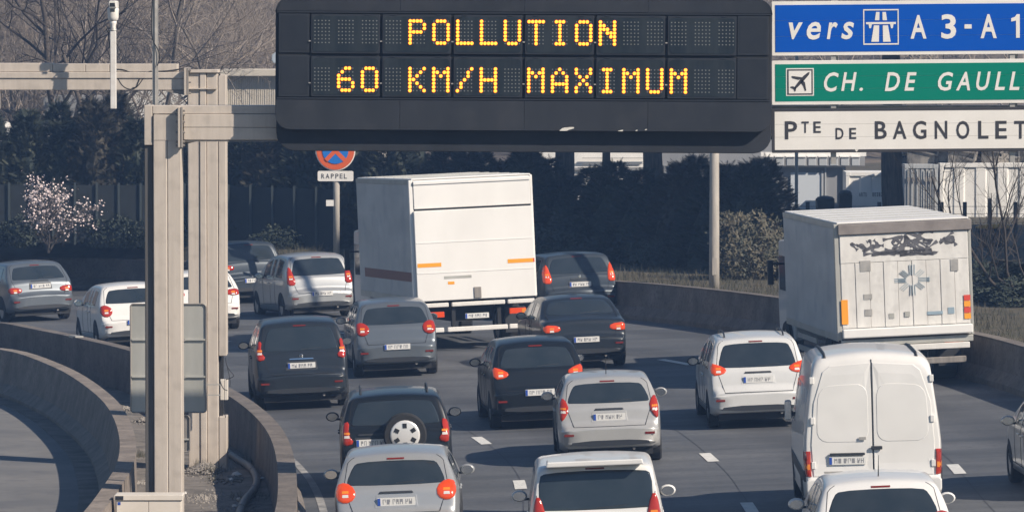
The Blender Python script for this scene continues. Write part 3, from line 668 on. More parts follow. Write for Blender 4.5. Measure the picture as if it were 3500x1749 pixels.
# rubble, weeds and litter
def rubble(name, spots, lab):
    m = MB(); rr = random.Random(7)
    for (px_, py_, spread, cnt, h) in spots:
        c = PZ(px_, py_, ZM)
        for _ in range(cnt):
            a, d = rr.uniform(0, 6.28), abs(rr.gauss(0, .5)); x, y = c.x+spread*d*math.cos(a), c.y+spread*2.2*d*math.sin(a); r = rr.uniform(.012, .05)*(1.3 if d < .3 else .8)
            z = ZM + max(0, h*(1-d)) ; v = []
            for q in ((1,0,0),(-1,0,0),(0,1,0),(0,-1,0),(0,0,1),(0,0,-1)): k = r*rr.uniform(.6, 1.25); v.append((x+q[0]*k, y+q[1]*k, z+q[2]*k*.7))
            m.add(v, [(0,2,4),(2,1,4),(1,3,4),(3,0,4),(2,0,5),(1,2,5),(3,1,5),(0,3,5)])
    return tag(m.build(name, M['rock'], recalc=False), lab, kind='stuff')
rubble('rubble', [(700,1612,.42,900,.13),(780,1640,.35,160,.05),(130,1205,.3,200,.08),(180,1230,.3,160,.05),(420,1400,.35,260,.05),(490,1440,.25,200,.05),(700,1700,.6,420,.0),(800,1740,.4,160,.0),(330,1330,.4,160,.0),(470,1650,.25,120,0),(860,1560,.4,120,0),(600,1480,.5,150,0)], 'loose rubble and gravel heaped at the gantry feet on the island')
m = MB(); rr = random.Random(9)
for (px_, py_, spread, cnt, hh) in ((690,1606,.22,160,.22),(720,1618,.18,90,.2),(215,1228,.25,70,.2),(800,1490,.5,120,.12),(880,1580,.35,110,.12),(850,1700,.35,90,.1),(470,1560,.15,60,.15),(420,1330,.2,40,.12),(750,1640,.3,60,.1)):
    c = PZ(px_, py_, ZM)
    for _ in range(cnt):
        x, y = c.x+rr.gauss(0, spread*.5), c.y+rr.gauss(0, spread); h = hh*rr.uniform(.4, 1.1); dx, dy = rr.gauss(0, .05), rr.gauss(0, .05)
        m.add([(x-.005, y, ZM), (x+.005, y, ZM), (x+dx, y+dy, ZM+h)], [(0,1,2)])
tag(m.build('weeds', M['leaf_pale'], recalc=False), 'dry weeds sprouting between rubble on the island', kind='stuff')
for k, (px_, py_, s_, lab) in enumerate(((806,1630,.09,'crumpled white paper bag lying by the drain pipe bend'),(790,1645,.06,'torn white paper scrap beside the crumpled bag'),(815,1712,.05,'white plastic scrap below the pipe bend'),(802,1733,.045,'pale wrapper near the lower end of the drain pipe'),(895,1640,.05,'white litter caught between pipe and carriageway wall'),(633,1688,.035,'bright scrap beside the cabinet'),(372,1306,.035,'shiny scrap beside the dusty drain pipe'),(880,1662,.04,'grey plastic piece against the snaking pipe'))):
    c = PZ(px_, py_, ZM); rr = random.Random(k); v = []; f = []
    for i in range(5):
        for j in range(8):
            ph, t = math.pi*(i+.5)/5, 2*math.pi*j/8; r = s_*rr.uniform(.55, 1.15); v.append((r*math.sin(ph)*math.cos(t), r*math.sin(ph)*math.sin(t), max(-.01, s_*.4 + r*.6*math.cos(ph))))
    for i in range(4):
        for j in range(8): f.append((i*8+j, i*8+(j+1) % 8, (i+1)*8+(j+1) % 8, (i+1)*8+j))
    f += [tuple(range(8)), tuple(range(39, 31, -1))]
    o = MB().add(v, f).build('litter_scrap', M['paper']); o.location = (c.x, c.y, ZM+.01); tag(o, lab, 'litter')
# pale expansion bracket on the carriageway wall
p = PR(264, 1150, .85); o = empty('wall_bracket', (p.x+.05, p.y-.2, p.z-.85), (0, 0, R(25)), label='pale metal joint plate bolted over the carriageway wall', cat='joint plate')
MB().box(-.09, .09, -.03, .35, .83, .875).build('top_plate', M['galv'], o); MB().box(-.09, .09, -.035, .0, .1, .87).build('face_plate', M['alu'], o)
# ---------------------------------------------------------------- vehicles: local x right, y forward (rear bumper at y = 0), z up
def sstep(t): t = max(0., min(1., t)); return t*t*(3-2*t)
def car_body(prof, W, H, belt, th=.2, zb=(.30, .20), rear_in=.10, front_in=.16, rc=.11, rear_r=.55):
    st = chaikin(prof, 3); L = prof[-1][0]; hw = W/2
    def wm(y): return hw*(1 - rear_in*(1-min(1, y/rear_r))**2 - front_in*(1-min(1, (L-y)/.9))**2)
    def g(z):
        if z <= belt: return 1 - .10*((belt*.72-z)/belt)**2
        return 1 - .10*(.28)**2 - th*((z-belt)/(H-belt))**1.15
    def zbt(y): return zb[1] + (zb[0]-zb[1])*max(0, 1-y/.7)**1.5 + .06*max(0, 1-(L-y)/.6)
    v = []; NS, NA, NT = 8, 5, 4
    for y, zt in st:
        w0 = wm(y); b = zbt(y); r = min(rc, (zt-b)*.3); half = [(0, b), (w0*.55, b), (w0*.90*g(b+.05), b)]
        z1 = zt - r
        for k in range(NS): z = b+.05 + (z1-b-.05)*k/(NS-1); half.append((w0*g(z), z))
        wt = w0*g(z1); dw = w0*(g(z1)-g(zt)); ri = r*.9 + dw
        for k in range(1, NA+1): a = R(90*k/NA); half.append((wt-ri + ri*math.cos(a) , z1 + r*math.sin(a)*.86))
        wt2 = half[-1][0]
        for k in range(1, NT+1): u = 1-k/NT; half.append((wt2*u, z1 + r*.86 + r*.14*(1-u*u) + .018*(1-u*u)*W/1.7))
        full = half + [(-x, z) for x, z in half[-2:0:-1]]
        v += [(x, y, z) for x, z in full]
    n = len(full); f = []
    for i in range(len(st)-1):
        for k in range(n): a, b = i*n+k, i*n+(k+1) % n; f.append((a, b, b+n, a+n))
    f.append(tuple(range(n-1, -1, -1))); f.append(tuple(range((len(st)-1)*n, len(st)*n)))
    m = MB(); m.add(v, f)
    tri = []
    for q in f:
        for i in range(1, len(q)-1): tri.append((q[0], q[i], q[i+1]))
    return m, BVHTree.FromPolygons([Vector(p) for p in v], tri)
DIRS = {'rear': (lambda a, b: Vector((a, -3, b)), Vector((0, 1, 0))), 'left': (lambda a, b: Vector((-4, a, b)), Vector((1, 0, 0))), 'right': (lambda a, b: Vector((4, a, b)), Vector((-1, 0, 0))),
        'top': (lambda a, b: Vector((a, b, 6)), Vector((0, 0, -1))), 'front': (lambda a, b: Vector((a, 12, b)), Vector((0, -1, 0)))}
def cast(bvh, view, a, b):
    o, d = DIRS[view]; h = bvh.ray_cast(o(a, b), d); return h[0], d
def patch(bvh, view, poly, off=.006, smooth=0, dens=3, edge=.03, dome=0.0):
    if smooth: poly = chaikin(poly, smooth, True)
    p2 = []
    for i, a in enumerate(poly):
        b = poly[(i+1) % len(poly)]
        for k in range(dens): p2.append((a[0]+(b[0]-a[0])*k/dens, a[1]+(b[1]-a[1])*k/dens))
    poly = p2; cx = (min(p[0] for p in poly)+max(p[0] for p in poly))/2; cy = sum(p[1] for p in poly)/len(poly)
    v = []; n = len(poly); rings = [(1, -.012), (1, off*.5), (1-edge, off), (.8, off+dome*.5), (.55, off+dome*.85), (.28, off+dome)]
    for k, h in rings:
        prev = None; row = []
        for a, b in poly:
            loc, d = cast(bvh, view, cx+(a-cx)*k, cy+(b-cy)*k); row.append((loc, a, b))
        good = [r[0] for r in row if r[0] is not None]
        for loc, a, b in row:
            if loc is None: loc = min(good, key=lambda q: (q - DIRS[view][0](cx+(a-cx)*k, cy+(b-cy)*k)).length_squared) if good else Vector((0, 0, 0))
            v.append(loc - d*h)
    loc, d = cast(bvh, view, cx, cy); v.append((loc if loc else Vector((0,0,0))) - d*(off+dome))
    f = []
    for r_ in range(len(rings)-1):
        for i in range(n): a, b = r_*n+i, r_*n+(i+1) % n; f.append((a, b, b+n, a+n))
    c = len(v)-1
    for i in range(n): f.append(((len(rings)-1)*n+i, (len(rings)-1)*n+(i+1) % n, c))
    return MB().add(v, f)
def seam(m, bvh, view, pts, r=.005, n=14):
    pts = resample([(a, b, 0) for a, b in pts], n); out = []
    for p in pts:
        loc, d = cast(bvh, view, p.x, p.y)
        if loc is not None: out.append(loc)
    if len(out) > 1: m.tube(out, r, 4)
mir = lambda p: [(-a, b) for a, b in p]
WH = {}
def wheel_mesh(r, w=.2):
    k = (round(r, 3), w)
    if k not in WH:
        t = MB(); t.lathe([(r*.62, -w/2+.02), (r*.66, -w/2), (r*.93, -w/2), (r, -w/2+.03), (r, w/2-.03), (r*.93, w/2), (r*.66, w/2), (r*.62, w/2-.02)], 26)
        ob = t.build('t', M['tyre'], smooth=False); tm = ob.data; bpy.data.objects.remove(ob)
        q = MB(); q.lathe([(r*.64, -w/2+.015), (r*.64, -w/2+.03), (r*.2, -w/2+.035), (r*.2, w/2-.035), (r*.64, w/2-.03), (r*.64, w/2-.015)], 20)
        for sgn in (-1, 1):
            for a in range(5):
                A = Matrix.Rotation(a*2*math.pi/5, 4, 'Z'); q.box(-.035, .035, 0, r*.63, sgn*(w/2-.022)-.008, sgn*(w/2-.022)+.008, A)
        ob = q.build('r', M['rim']); rm = ob.data; bpy.data.objects.remove(ob); WH[k] = (tm, rm)
    return WH[k]
def wheels(root, xs, ys, r, w=.2):
    tm, rm = wheel_mesh(r, w)
    for y in ys:
        for s in (-1, 1):
            t = link_mesh('wheel', tm, root); t.location = (s*(xs-w/2), y, r); t.rotation_euler = (0, R(90), 0); link_mesh('rim', rm, t)
def plate(root, y, z, yaw=0, w=.52, tilt=0, x=0, mt='plate'):
    p = MB().box(-w/2, w/2, -.008, .008, -.055, .055).build('number_plate', M[mt], root); p.location = (x, y, z); p.rotation_euler = (tilt, 0, 0)
    MB().box(-w/2+.004, -w/2+.042, -.011, -.0085, -.05, .05).build('plate_band', M['plate_blue'], p)
    m = MB(); rr = random.Random(int(y*999+z*77)); cx = -w/2+.075
    for k in range(7):
        wd = rr.uniform(.022, .036)
        if k in (2, 5): cx += .022
        m.box(cx, cx+.009, -.010, -.0086, -.034, .034); m.box(cx+wd, cx+wd+.008, -.010, -.0086, -.034+rr.choice((0, .03)), .034); m.box(cx+.009, cx+wd, -.010, -.0086, rr.choice((-.004, .026, -.034)), rr.choice((.034, .006)))
        cx += wd+.023
    tag(m.build('plate_marks', M['plate_char'], p), kind='stuff')
PROF = {
 'hatch': ([(0,.62),(.015,.64),(.10,.70),(.13,.80),(.17,.95),(.26,1.02),(.62,1.37),(.74,1.42),(1.2,1.455),(1.9,1.45),(2.35,1.38),(3.05,.98),(3.2,.93),(3.75,.80),(3.95,.66),(4.02,.50)], 1.45, .93),
 'mpv': ([(0,.66),(.015,.68),(.09,.74),(.11,.85),(.15,1.00),(.21,1.06),(.44,1.50),(.56,1.57),(1.2,1.61),(2.0,1.60),(2.5,1.48),(3.3,1.02),(3.45,.97),(4.0,.84),(4.2,.68),(4.27,.50)], 1.61, .98),
 'suv': ([(0,.70),(.015,.72),(.09,.78),(.10,.90),(.13,1.05),(.18,1.10),(.36,1.52),(.46,1.59),(1.2,1.62),(2.1,1.60),(2.5,1.52),(3.2,1.10),(3.35,1.05),(4.0,.95),(4.15,.78),(4.2,.55)], 1.62, 1.03),
 'estate': ([(0,.64),(.015,.66),(.10,.72),(.13,.82),(.18,.98),(.26,1.04),(.58,1.42),(.72,1.47),(1.4,1.50),(2.3,1.48),(2.8,1.38),(3.6,.98),(3.75,.94),(4.35,.82),(4.55,.66),(4.62,.50)], 1.50, .95),
 'sedan': ([(0,.64),(.015,.66),(.09,.72),(.11,.82),(.13,.96),(.20,1.02),(.52,1.05),(.62,1.07),(1.12,1.37),(1.35,1.42),(1.9,1.44),(2.4,1.40),(3.2,.99),(3.4,.94),(4.1,.82),(4.35,.66),(4.42,.50)], 1.44, .93),
 'cvan': ([(0,.62),(.015,.64),(.06,.70),(.07,.85),(.09,1.05),(.12,1.12),(.20,1.70),(.28,1.78),(1.2,1.81),(2.1,1.79),(2.5,1.68),(3.1,1.12),(3.25,1.07),(3.8,.92),(4.0,.72),(4.05,.52)], 1.81, 1.05),
 'van': ([(0,.60),(.01,.62),(.035,.68),(.045,.85),(.06,1.2),(.085,1.7),(.12,2.18),(.17,2.32),(.30,2.385),(.6,2.40),(2.6,2.40),(3.2,2.25),(3.9,1.45),(4.1,1.30),(4.6,1.12),(4.85,.80),(4.92,.55)], 2.40, 1.15),
}
def light_poly(kind, W, z, o=.02):
    e = W/2 - .02
    if kind == 'tri': return [(e, z+.10), (e-.16, z+.06), (e-.30, z-.02), (e-.22, z-.10), (e-.02, z-.12)]
    if kind == 'wide': return [(e, z+.085), (e-.32, z+.06), (e-.34, z-.05), (e-.12, z-.08), (e, z-.07)]
    if kind == 'tall': return [(e-.055, z+.30), (e-.13, z+.30), (e-.20, z+.02), (e-.20, z-.14), (e-.01, z-.14), (e, z+.0)]
    if kind == 'round': return [(e, z+.11), (e-.13, z+.15), (e-.27, z+.06), (e-.26, z-.08), (e-.12, z-.14), (e, z-.07)]
    if kind == 'slash': return [(e, z+.19), (e-.10, z+.20), (e-.17, z+.02), (e-.05, z-.17), (e, z-.12)]
    if kind == 'slashi': return [(e-.01, z+.16), (e-.13, z+.20), (e-.10, z+.0), (e-.20, z-.14), (e-.03, z-.19), (e, z-.05)]
def car(name, px, py, psi, style, col_, lab, W=1.72, H=None, light='tri', lz=None, lamp='lamp_red', rails=False, plate_z=.78, bumper=None, strip=False, spare=False, glow=None, antenna=False, cat='car', scale_l=1.0, win=(0, 0, 0, 0), third=True, mirror=None, dzr=0, beacon=False, exhaust=True):
    prof, h0, belt = PROF[style]; H = H or h0; kz = H/h0
    prof = [(y*scale_l if y > .8 else y, z*kz) for y, z in prof]; belt *= kz; L = prof[-1][0]
    p = PR(px, py); o = empty(name, (p.x, p.y, p.z), (-grade(p.y+2), -BANK, R(psi)), lab, cat, 'vehicles on the carriageway')
    mb, bvh = car_body(prof, W, H, belt, th=.23 if style not in ('cvan',) else .15)
    pm_ = PAINT[col_]; mb.build('body', pm_, o, smooth=True); e = W/2
    zt = {y: z for y, z in prof}
    # rear bumper, a little proud of the body
    bz0, bz1 = .33, .66*kz
    patch(bvh, 'rear', [(-e*.97, bz0), (e*.97, bz0), (e*.98, (bz0+bz1)/2), (e*.94, bz1-.03), (-e*.94, bz1-.03), (-e*.98, (bz0+bz1)/2)], .035, 1, 5, .05).build('rear_bumper', PAINT[col_] if not bumper else M[bumper], o, smooth=True)
    patch(bvh, 'rear', [(-e*.80, .325), (e*.80, .325), (e*.74, .42), (-e*.74, .42)], .04, 1, 4).build('bumper_insert', M['trim'], o)
    # glass
    ys = [q[0] for q in prof]; zs = [q[1] for q in prof]
    wb = belt + .09 + win[0]
    rear_top = max(z for y, z in prof if y < (.8 if style != 'sedan' else 1.3)) - .10*kz + win[1]
    wt = e*.66; wl_ = e*.80
    if style == 'sedan': wb = 1.10*kz; rear_top = 1.36*kz
    if style == 'cvan': wt = e*.80; wl_ = e*.84
    rwp = [(-wl_, wb+.03), (-wl_*.93, wb), (wl_*.93, wb), (wl_, wb+.03), (wt*1.04, rear_top-.05), (wt*.9, rear_top), (0, rear_top+.015), (-wt*.9, rear_top), (-wt*1.04, rear_top-.05)]
    rw_ = patch(bvh, 'rear', rwp, .004, 1, 4, .03).build('rear_window', M['glass'], o, smooth=True)
    wp = MB(); seam(wp, bvh, 'rear', [(.0, wb+.02), (e*.45, wb+.045)], .009, 6); 
    if wp.v: wp.build('wiper', M['trim'], rw_)
    if third: 
        tb = patch(bvh, 'rear', [(-.12, rear_top+.028), (.12, rear_top+.028), (.12, rear_top+.048), (-.12, rear_top+.048)], .012, 0, 3).build('high_brake_light', M['lamp_dark'], o)
    # side glass
    ya = 1.0 if style != 'sedan' else 1.35
    yb = max(y for y, z in prof if z > belt + .28)
    def roof(y):
        for (a, b), (c, d) in zip(prof, prof[1:]):
            if a <= y <= c: return b + (d-b)*(y-a)/(c-a)
        return H
    cuts = [ya-.28 if style != 'sedan' else ya, (ya+yb)/2-.25, yb]
    y0s = [ya - (.35 if style in ('mpv', 'suv', 'estate', 'cvan') else .22), ya+.45, (ya+yb)/2+.15]; y1s = [ya+.38, (ya+yb)/2+.09, yb+.12]
    for a, b in zip(y0s, y1s):
        topf = lambda y: min(roof(y), H) - .13*kz
        n = 5; t_ = [(a+.06+(b-a-.12)*k/(n-1), max(belt+.09, topf(a+.06+(b-a-.12)*k/(n-1)))) for k in range(n)]
        poly = [(a, belt+.05), (b, belt+.05)] + t_[::-1]
        for side in ('left', 'right'):
            patch(bvh, side, poly, .004, 0, 2, .03).build('side_window', M['glass'], o, smooth=True)
    patch(bvh, 'front', [(-e*.78, belt+.12), (e*.78, belt+.12), (e*.62, H-.14), (-e*.62, H-.14)], .004, 1, 4).build('windscreen', M['glass'], o, smooth=True)
    # lamps
    lzz = lz or .88*kz; lp = light_poly(light, W*.985, lzz)
    for q in (lp, mir(lp)):
        l_ = patch(bvh, 'rear', q, .018, 1, 3, .10, .012).build('tail_light', M[lamp], o, smooth=True)
        cx_ = sum(a for a, b in q)/len(q); cz_ = sum(b for a, b in q)/len(q)
        sg = 1 if cx_ > 0 else -1
        patch(bvh, 'rear', [(cx_-.045, cz_-.055), (cx_+.045, cz_-.055), (cx_+.04, cz_-.015), (cx_-.04, cz_-.015)], .031, 0, 2).build('reversing_lens', M['lamp_clear'], l_)
        patch(bvh, 'rear', [(cx_-.05, cz_+.0), (cx_+.05, cz_+.0), (cx_+.045, cz_+.035), (cx_-.045, cz_+.035)], .031, 0, 2).build('indicator_lens', M['lamp_orange'], l_)
    for s in (-1, 1):
        patch(bvh, 'rear', [(s*e*.78-.09, .50), (s*e*.78+.07, .50), (s*e*.78+.07, .535), (s*e*.78-.09, .535)], .044, 0, 2).build('rear_reflector', M['lamp_dark'], o)
    # plate in a shallow dark recess
    lo = cast(bvh, 'rear', -.18 if spare else 0, plate_z*kz)[0]
    pxx = -.36 if spare else 0
    lo = cast(bvh, 'rear', pxx, plate_z*kz)[0]
    if not (plate_z < .66): patch(bvh, 'rear', [(pxx-.30, plate_z*kz-.08), (pxx+.30, plate_z*kz-.08), (pxx+.28, plate_z*kz+.085), (pxx-.28, plate_z*kz+.085)], .003, 0, 3).build('plate_recess', M['trim'] if col_ in ('black', 'dark', 'slate', 'grey') else pm_, o)
    plate(o, lo.y - (.05 if plate_z < .66 else .014), plate_z*kz, x=pxx)
    # handle strip, badge, panel gaps
    hz_ = plate_z*kz + .115
    if plate_z > .66:
        patch(bvh, 'rear', [(pxx-.24, hz_), (pxx+.24, hz_), (pxx+.22, hz_+.025), (pxx-.22, hz_+.025)], .016, 0, 2).build('tailgate_handle', M['chrome'] if strip else M['trim'], o)
        lo2 = cast(bvh, 'rear', 0, hz_+.075)[0]
        if not spare and lo2 and hz_+.11 < wb: 
            b_ = MB().lathe([(.036, -.006), (.036, .004), (.028, .008)], 14, Matrix.Rotation(R(90), 4, 'X')).build('badge', M['chrome'], o); b_.location = (0, lo2.y-.006, hz_+.062)
    sm = MB(); gw = e*.86
    seam(sm, bvh, 'rear', [(-gw*.8, bz1-.01), (gw*.8, bz1-.01)], .007, 16)
    for s in (-1, 1):
        seam(sm, bvh, 'rear', [(s*gw*.80, bz1-.01), (s*gw*.97, wb-.02), (s*wt*1.16, rear_top+.01), (s*wt*1.0, rear_top+.06)], .0055, 14)
    for side in ('left', 'right'):
        for yy in (ya+.40, (ya+yb)/2+.12, yb+.15): seam(sm, bvh, side, [(yy, .36), (yy, belt+.03)], .006, 8)
        seam(sm, bvh, side, [(.9, .36), (L-1.2, .36)], .006, 10)
    sm.build('panel_gaps', M['black_gap'], o)
    for side, s in (('left', -1), ('right', 1)):
        for yy in (ya+.60, (ya+yb)/2+.3):
            lo3 = cast(bvh, side, yy, belt-.10)[0]
            if lo3: MB().box(min(lo3.x, lo3.x+s*.03), max(lo3.x, lo3.x+s*.03), yy-.09, yy+.09, belt-.115, belt-.085).build('door_handle', pm_, o, bevel=.008)
        # mirror
        lo3 = cast(bvh, side, yb+.05, belt+.06)[0]
        if lo3:
            mr = MB(); mm = Matrix.Translation((lo3.x+s*.13, yb+.05, belt+.08)); pr = []
            mr.lathe([(.02, -.07), (.06, -.055), (.085, -.02), (.085, .03), (.06, .07), (.03, .085)], 14, mm @ Matrix.Rotation(R(90), 4, 'X') @ Matrix.Diagonal((1.25, .9, .6, 1)))
            mr = mr.build('door_mirror', pm_ if col_ not in ('offwhite',) else M['trim'], o, smooth=True)
            MB().box(min(lo3.x-s*.02, lo3.x+s*.09), max(lo3.x-s*.02, lo3.x+s*.09), yb+.03, yb+.08, belt+.02, belt+.05).build('mirror_arm', M['trim'], mr)
            mg = MB().lathe([(.07, 0), (.07, .004)], 14, mm @ Matrix.Translation((0, -.062, 0)) @ Matrix.Rotation(R(90), 4, 'X') @ Matrix.Diagonal((1.2, .85, 1, 1))).build('mirror_glass', M['chrome'], mr)
    # wheels, arches, underbody
    rw = .31 if style not in ('suv', 'cvan') else .34; yw = (.78, L-.82)
    for yy in yw:
        for side in ('left', 'right'):
            pl = [(yy+(rw+.055)*math.cos(R(a)), max(.24, rw+(rw+.055)*math.sin(R(a)))) for a in range(0, 360, 20)]
            patch(bvh, side, pl, .004, 0, 1, .02).build('wheel_arch', M['under'], o)
    wheels(o, e*.965+.035, yw, rw)
    MB().box(-e*.82, e*.82, .10, L-.3, .16, .30).build('underbody', M['under'], o)
    if exhaust: MB().tube([(e*.45, .02, .27), (e*.45, .5, .27)], .024, 10).build('exhaust', M['steel_dark'], o)
    if rails:
        for s in (-1, 1):
            pts = []
            for k in range(12):
                yy = .75 + (yb-.95)*k/11; lo4 = cast(bvh, 'top', s*e*.60, yy)[0]; pts.append((lo4.x, lo4.y, lo4.z + (.055 if 0 < k < 11 else .0)))
            MB().tube(chaikin(pts, 1), .016, 6).build('roof_rail', M['trim'] if rails is True else M[rails], o, smooth=True)
    if antenna:
        lo4 = cast(bvh, 'top', 0, .95)[0]; MB().tube([lo4, lo4+Vector((0, -.18, .28))], [.008, .003], 6).build('antenna', M['trim'], o)
    if spare:
        yb_ = cast(bvh, 'rear', .12, .88)[0].y; tm, rm = wheel_mesh(.34, .2)
        t = link_mesh('spare_wheel', tm, o); t.location = (.14, yb_-.09, .95); t.rotation_euler = (R(90), 0, 0); link_mesh('spare_rim', rm, t)
        MB().lathe([(.235, .100), (.228, .112), (.20, .118), (.06, .125)], 24).build('wheel_cover', M['cover'], t, smooth=True)
        for a in range(6):
            A = Matrix.Rotation(a*math.pi/3, 4, 'Z'); MB().box(-.032, .032, .11, .185, .119, .1265, A).build('cover_slot', M['black_gap'], t)
    if style == 'cvan' and px > 0:
        MB().prism([(-e*.72, H-.035), (e*.72, H-.035), (e*.70, H+.035), (-e*.70, H+.035)], .02, .42).build('roof_spoiler', pm_, o, bevel=.015)
    if beacon:
        lo4 = cast(bvh, 'top', 0, 1.6)[0]; q = MB().box(-.2, .2, 1.5, 1.68, lo4.z-.01, lo4.z+.11).build('roof_sign', M['lamp_clear'], o, bevel=.03)
    return o, bvh, prof, H
C = car
C('grey_hatchback', 150, 1098, 22, 'hatch', 'grey', 'blue grey hatchback far off past the curved wall left of the gantry', H=1.50, light='wide', lz=.80, plate_z=.86, beacon=False)
C('white_car', 478, 1190, 14, 'hatch', 'white', 'white hatchback mostly hidden behind the front gantry leg', H=1.45, light='round', lz=.86, plate_z=.60)
C('white_car', 712, 1132, 14, 'hatch', 'white', 'white car half hidden behind the rear gantry leg', H=1.42, light='wide', lz=.90, plate_z=.62)
C('dark_estate', 872, 1036, 20, 'suv', 'slate', 'dark tall estate with roof rails far ahead behind the gantry leg', H=1.62, light='wide', lz=.95, rails=True, plate_z=.60)
C('silver_people_carrier', 1105, 1088, 16, 'mpv', 'silver', 'silver grey people carrier beside the white box truck', H=1.60, light='tall', lz=.98, plate_z=.62, antenna=False)
C('grey_sport_utility', 1992, 1092, 12, 'suv', 'slate', 'dark grey tall car with high tail lights far ahead by the outer wall', W=1.83, H=1.58, light='tall', lz=1.02, lamp='lamp_lit', plate_z=.86)
C('dark_saloon', 2008, 1262, 8, 'sedan', 'dark', 'dark saloon with red tail lights right of the box truck', W=1.74, H=1.42, light='wide', lz=.84, lamp='lamp_lit', plate_z=.62)
C('grey_hatchback', 1362, 1290, 6, 'hatch', 'grey', 'dark silver round hatchback directly behind the white box truck', W=1.68, H=1.52, light='round', lz=.98, plate_z=.60, third=True)
C('dark_estate', 1038, 1400, 5, 'mpv', 'dark', 'dark estate nearest the carriageway wall behind the rear gantry leg', W=1.78, H=1.68, light='slashi', lz=1.12, plate_z=.80, strip=True)
C('black_city_car', 1850, 1466, 5, 'hatch', 'black', 'black small hatchback left of the silver hatchback', W=1.68, H=1.55, light='tri', lz=1.02, lamp='lamp_lit', plate_z=.62)
C('silver_hatchback', 2090, 1590, 1, 'hatch', 'silver_warm', 'silver hatchback with slashed tail lights in the middle lane', W=1.69, H=1.43, light='slash', lz=.90, plate_z=.80, antenna=True)
C('white_people_carrier', 2600, 1464, 2, 'mpv', 'offwhite', 'white people carrier with dark lower bumper left of the white van', W=1.72, H=1.60, light='tri', lz=1.06, lamp='lamp_lit', plate_z=.86, rails='silver_rail' if False else True, bumper=None, strip=False)
C('black_off_roader', 1362, 1694, 2, 'suv', 'black', 'black off-roader with chrome covered spare wheel on its tailgate', W=1.75, H=1.58, light='slashi', lz=.98, plate_z=.86, rails=True, spare=True, third=False)
C('silver_hatchback', 1362, 1912, 0, 'hatch', 'silver', 'silver hatchback directly behind the black off-roader', W=1.72, H=1.44, light='round', lz=.92, lamp='lamp_lit', plate_z=.80, antenna=False)
C('white_delivery_van', 2050, 2020, 0, 'cvan', 'white', 'small white delivery van with a glazed rear, behind the silver hatchback', W=1.74, H=1.64, light='tall', lz=.92, plate_z=.80, cat='van')
C('white_hatchback', 3035, 2050, 0, 'hatch', 'white', 'white hatchback with roof aerial directly behind the tall white van', W=1.72, H=1.45, light='round', lz=.92, plate_z=.80, antenna=True)
C('grey_car', 3752, 1705, 2, 'hatch', 'silver', 'grey car at the outer edge of the carriageway beside the white van', W=1.74, H=1.45, light='wide', lz=.90, plate_z=.62)
C('white_minivan', -108, 1016, 24, 'cvan', 'white', 'white van far off, furthest along the bend', W=1.8, H=1.85, light='tall', lz=1.1, lamp='lamp_orange', plate_z=.62, cat='van')

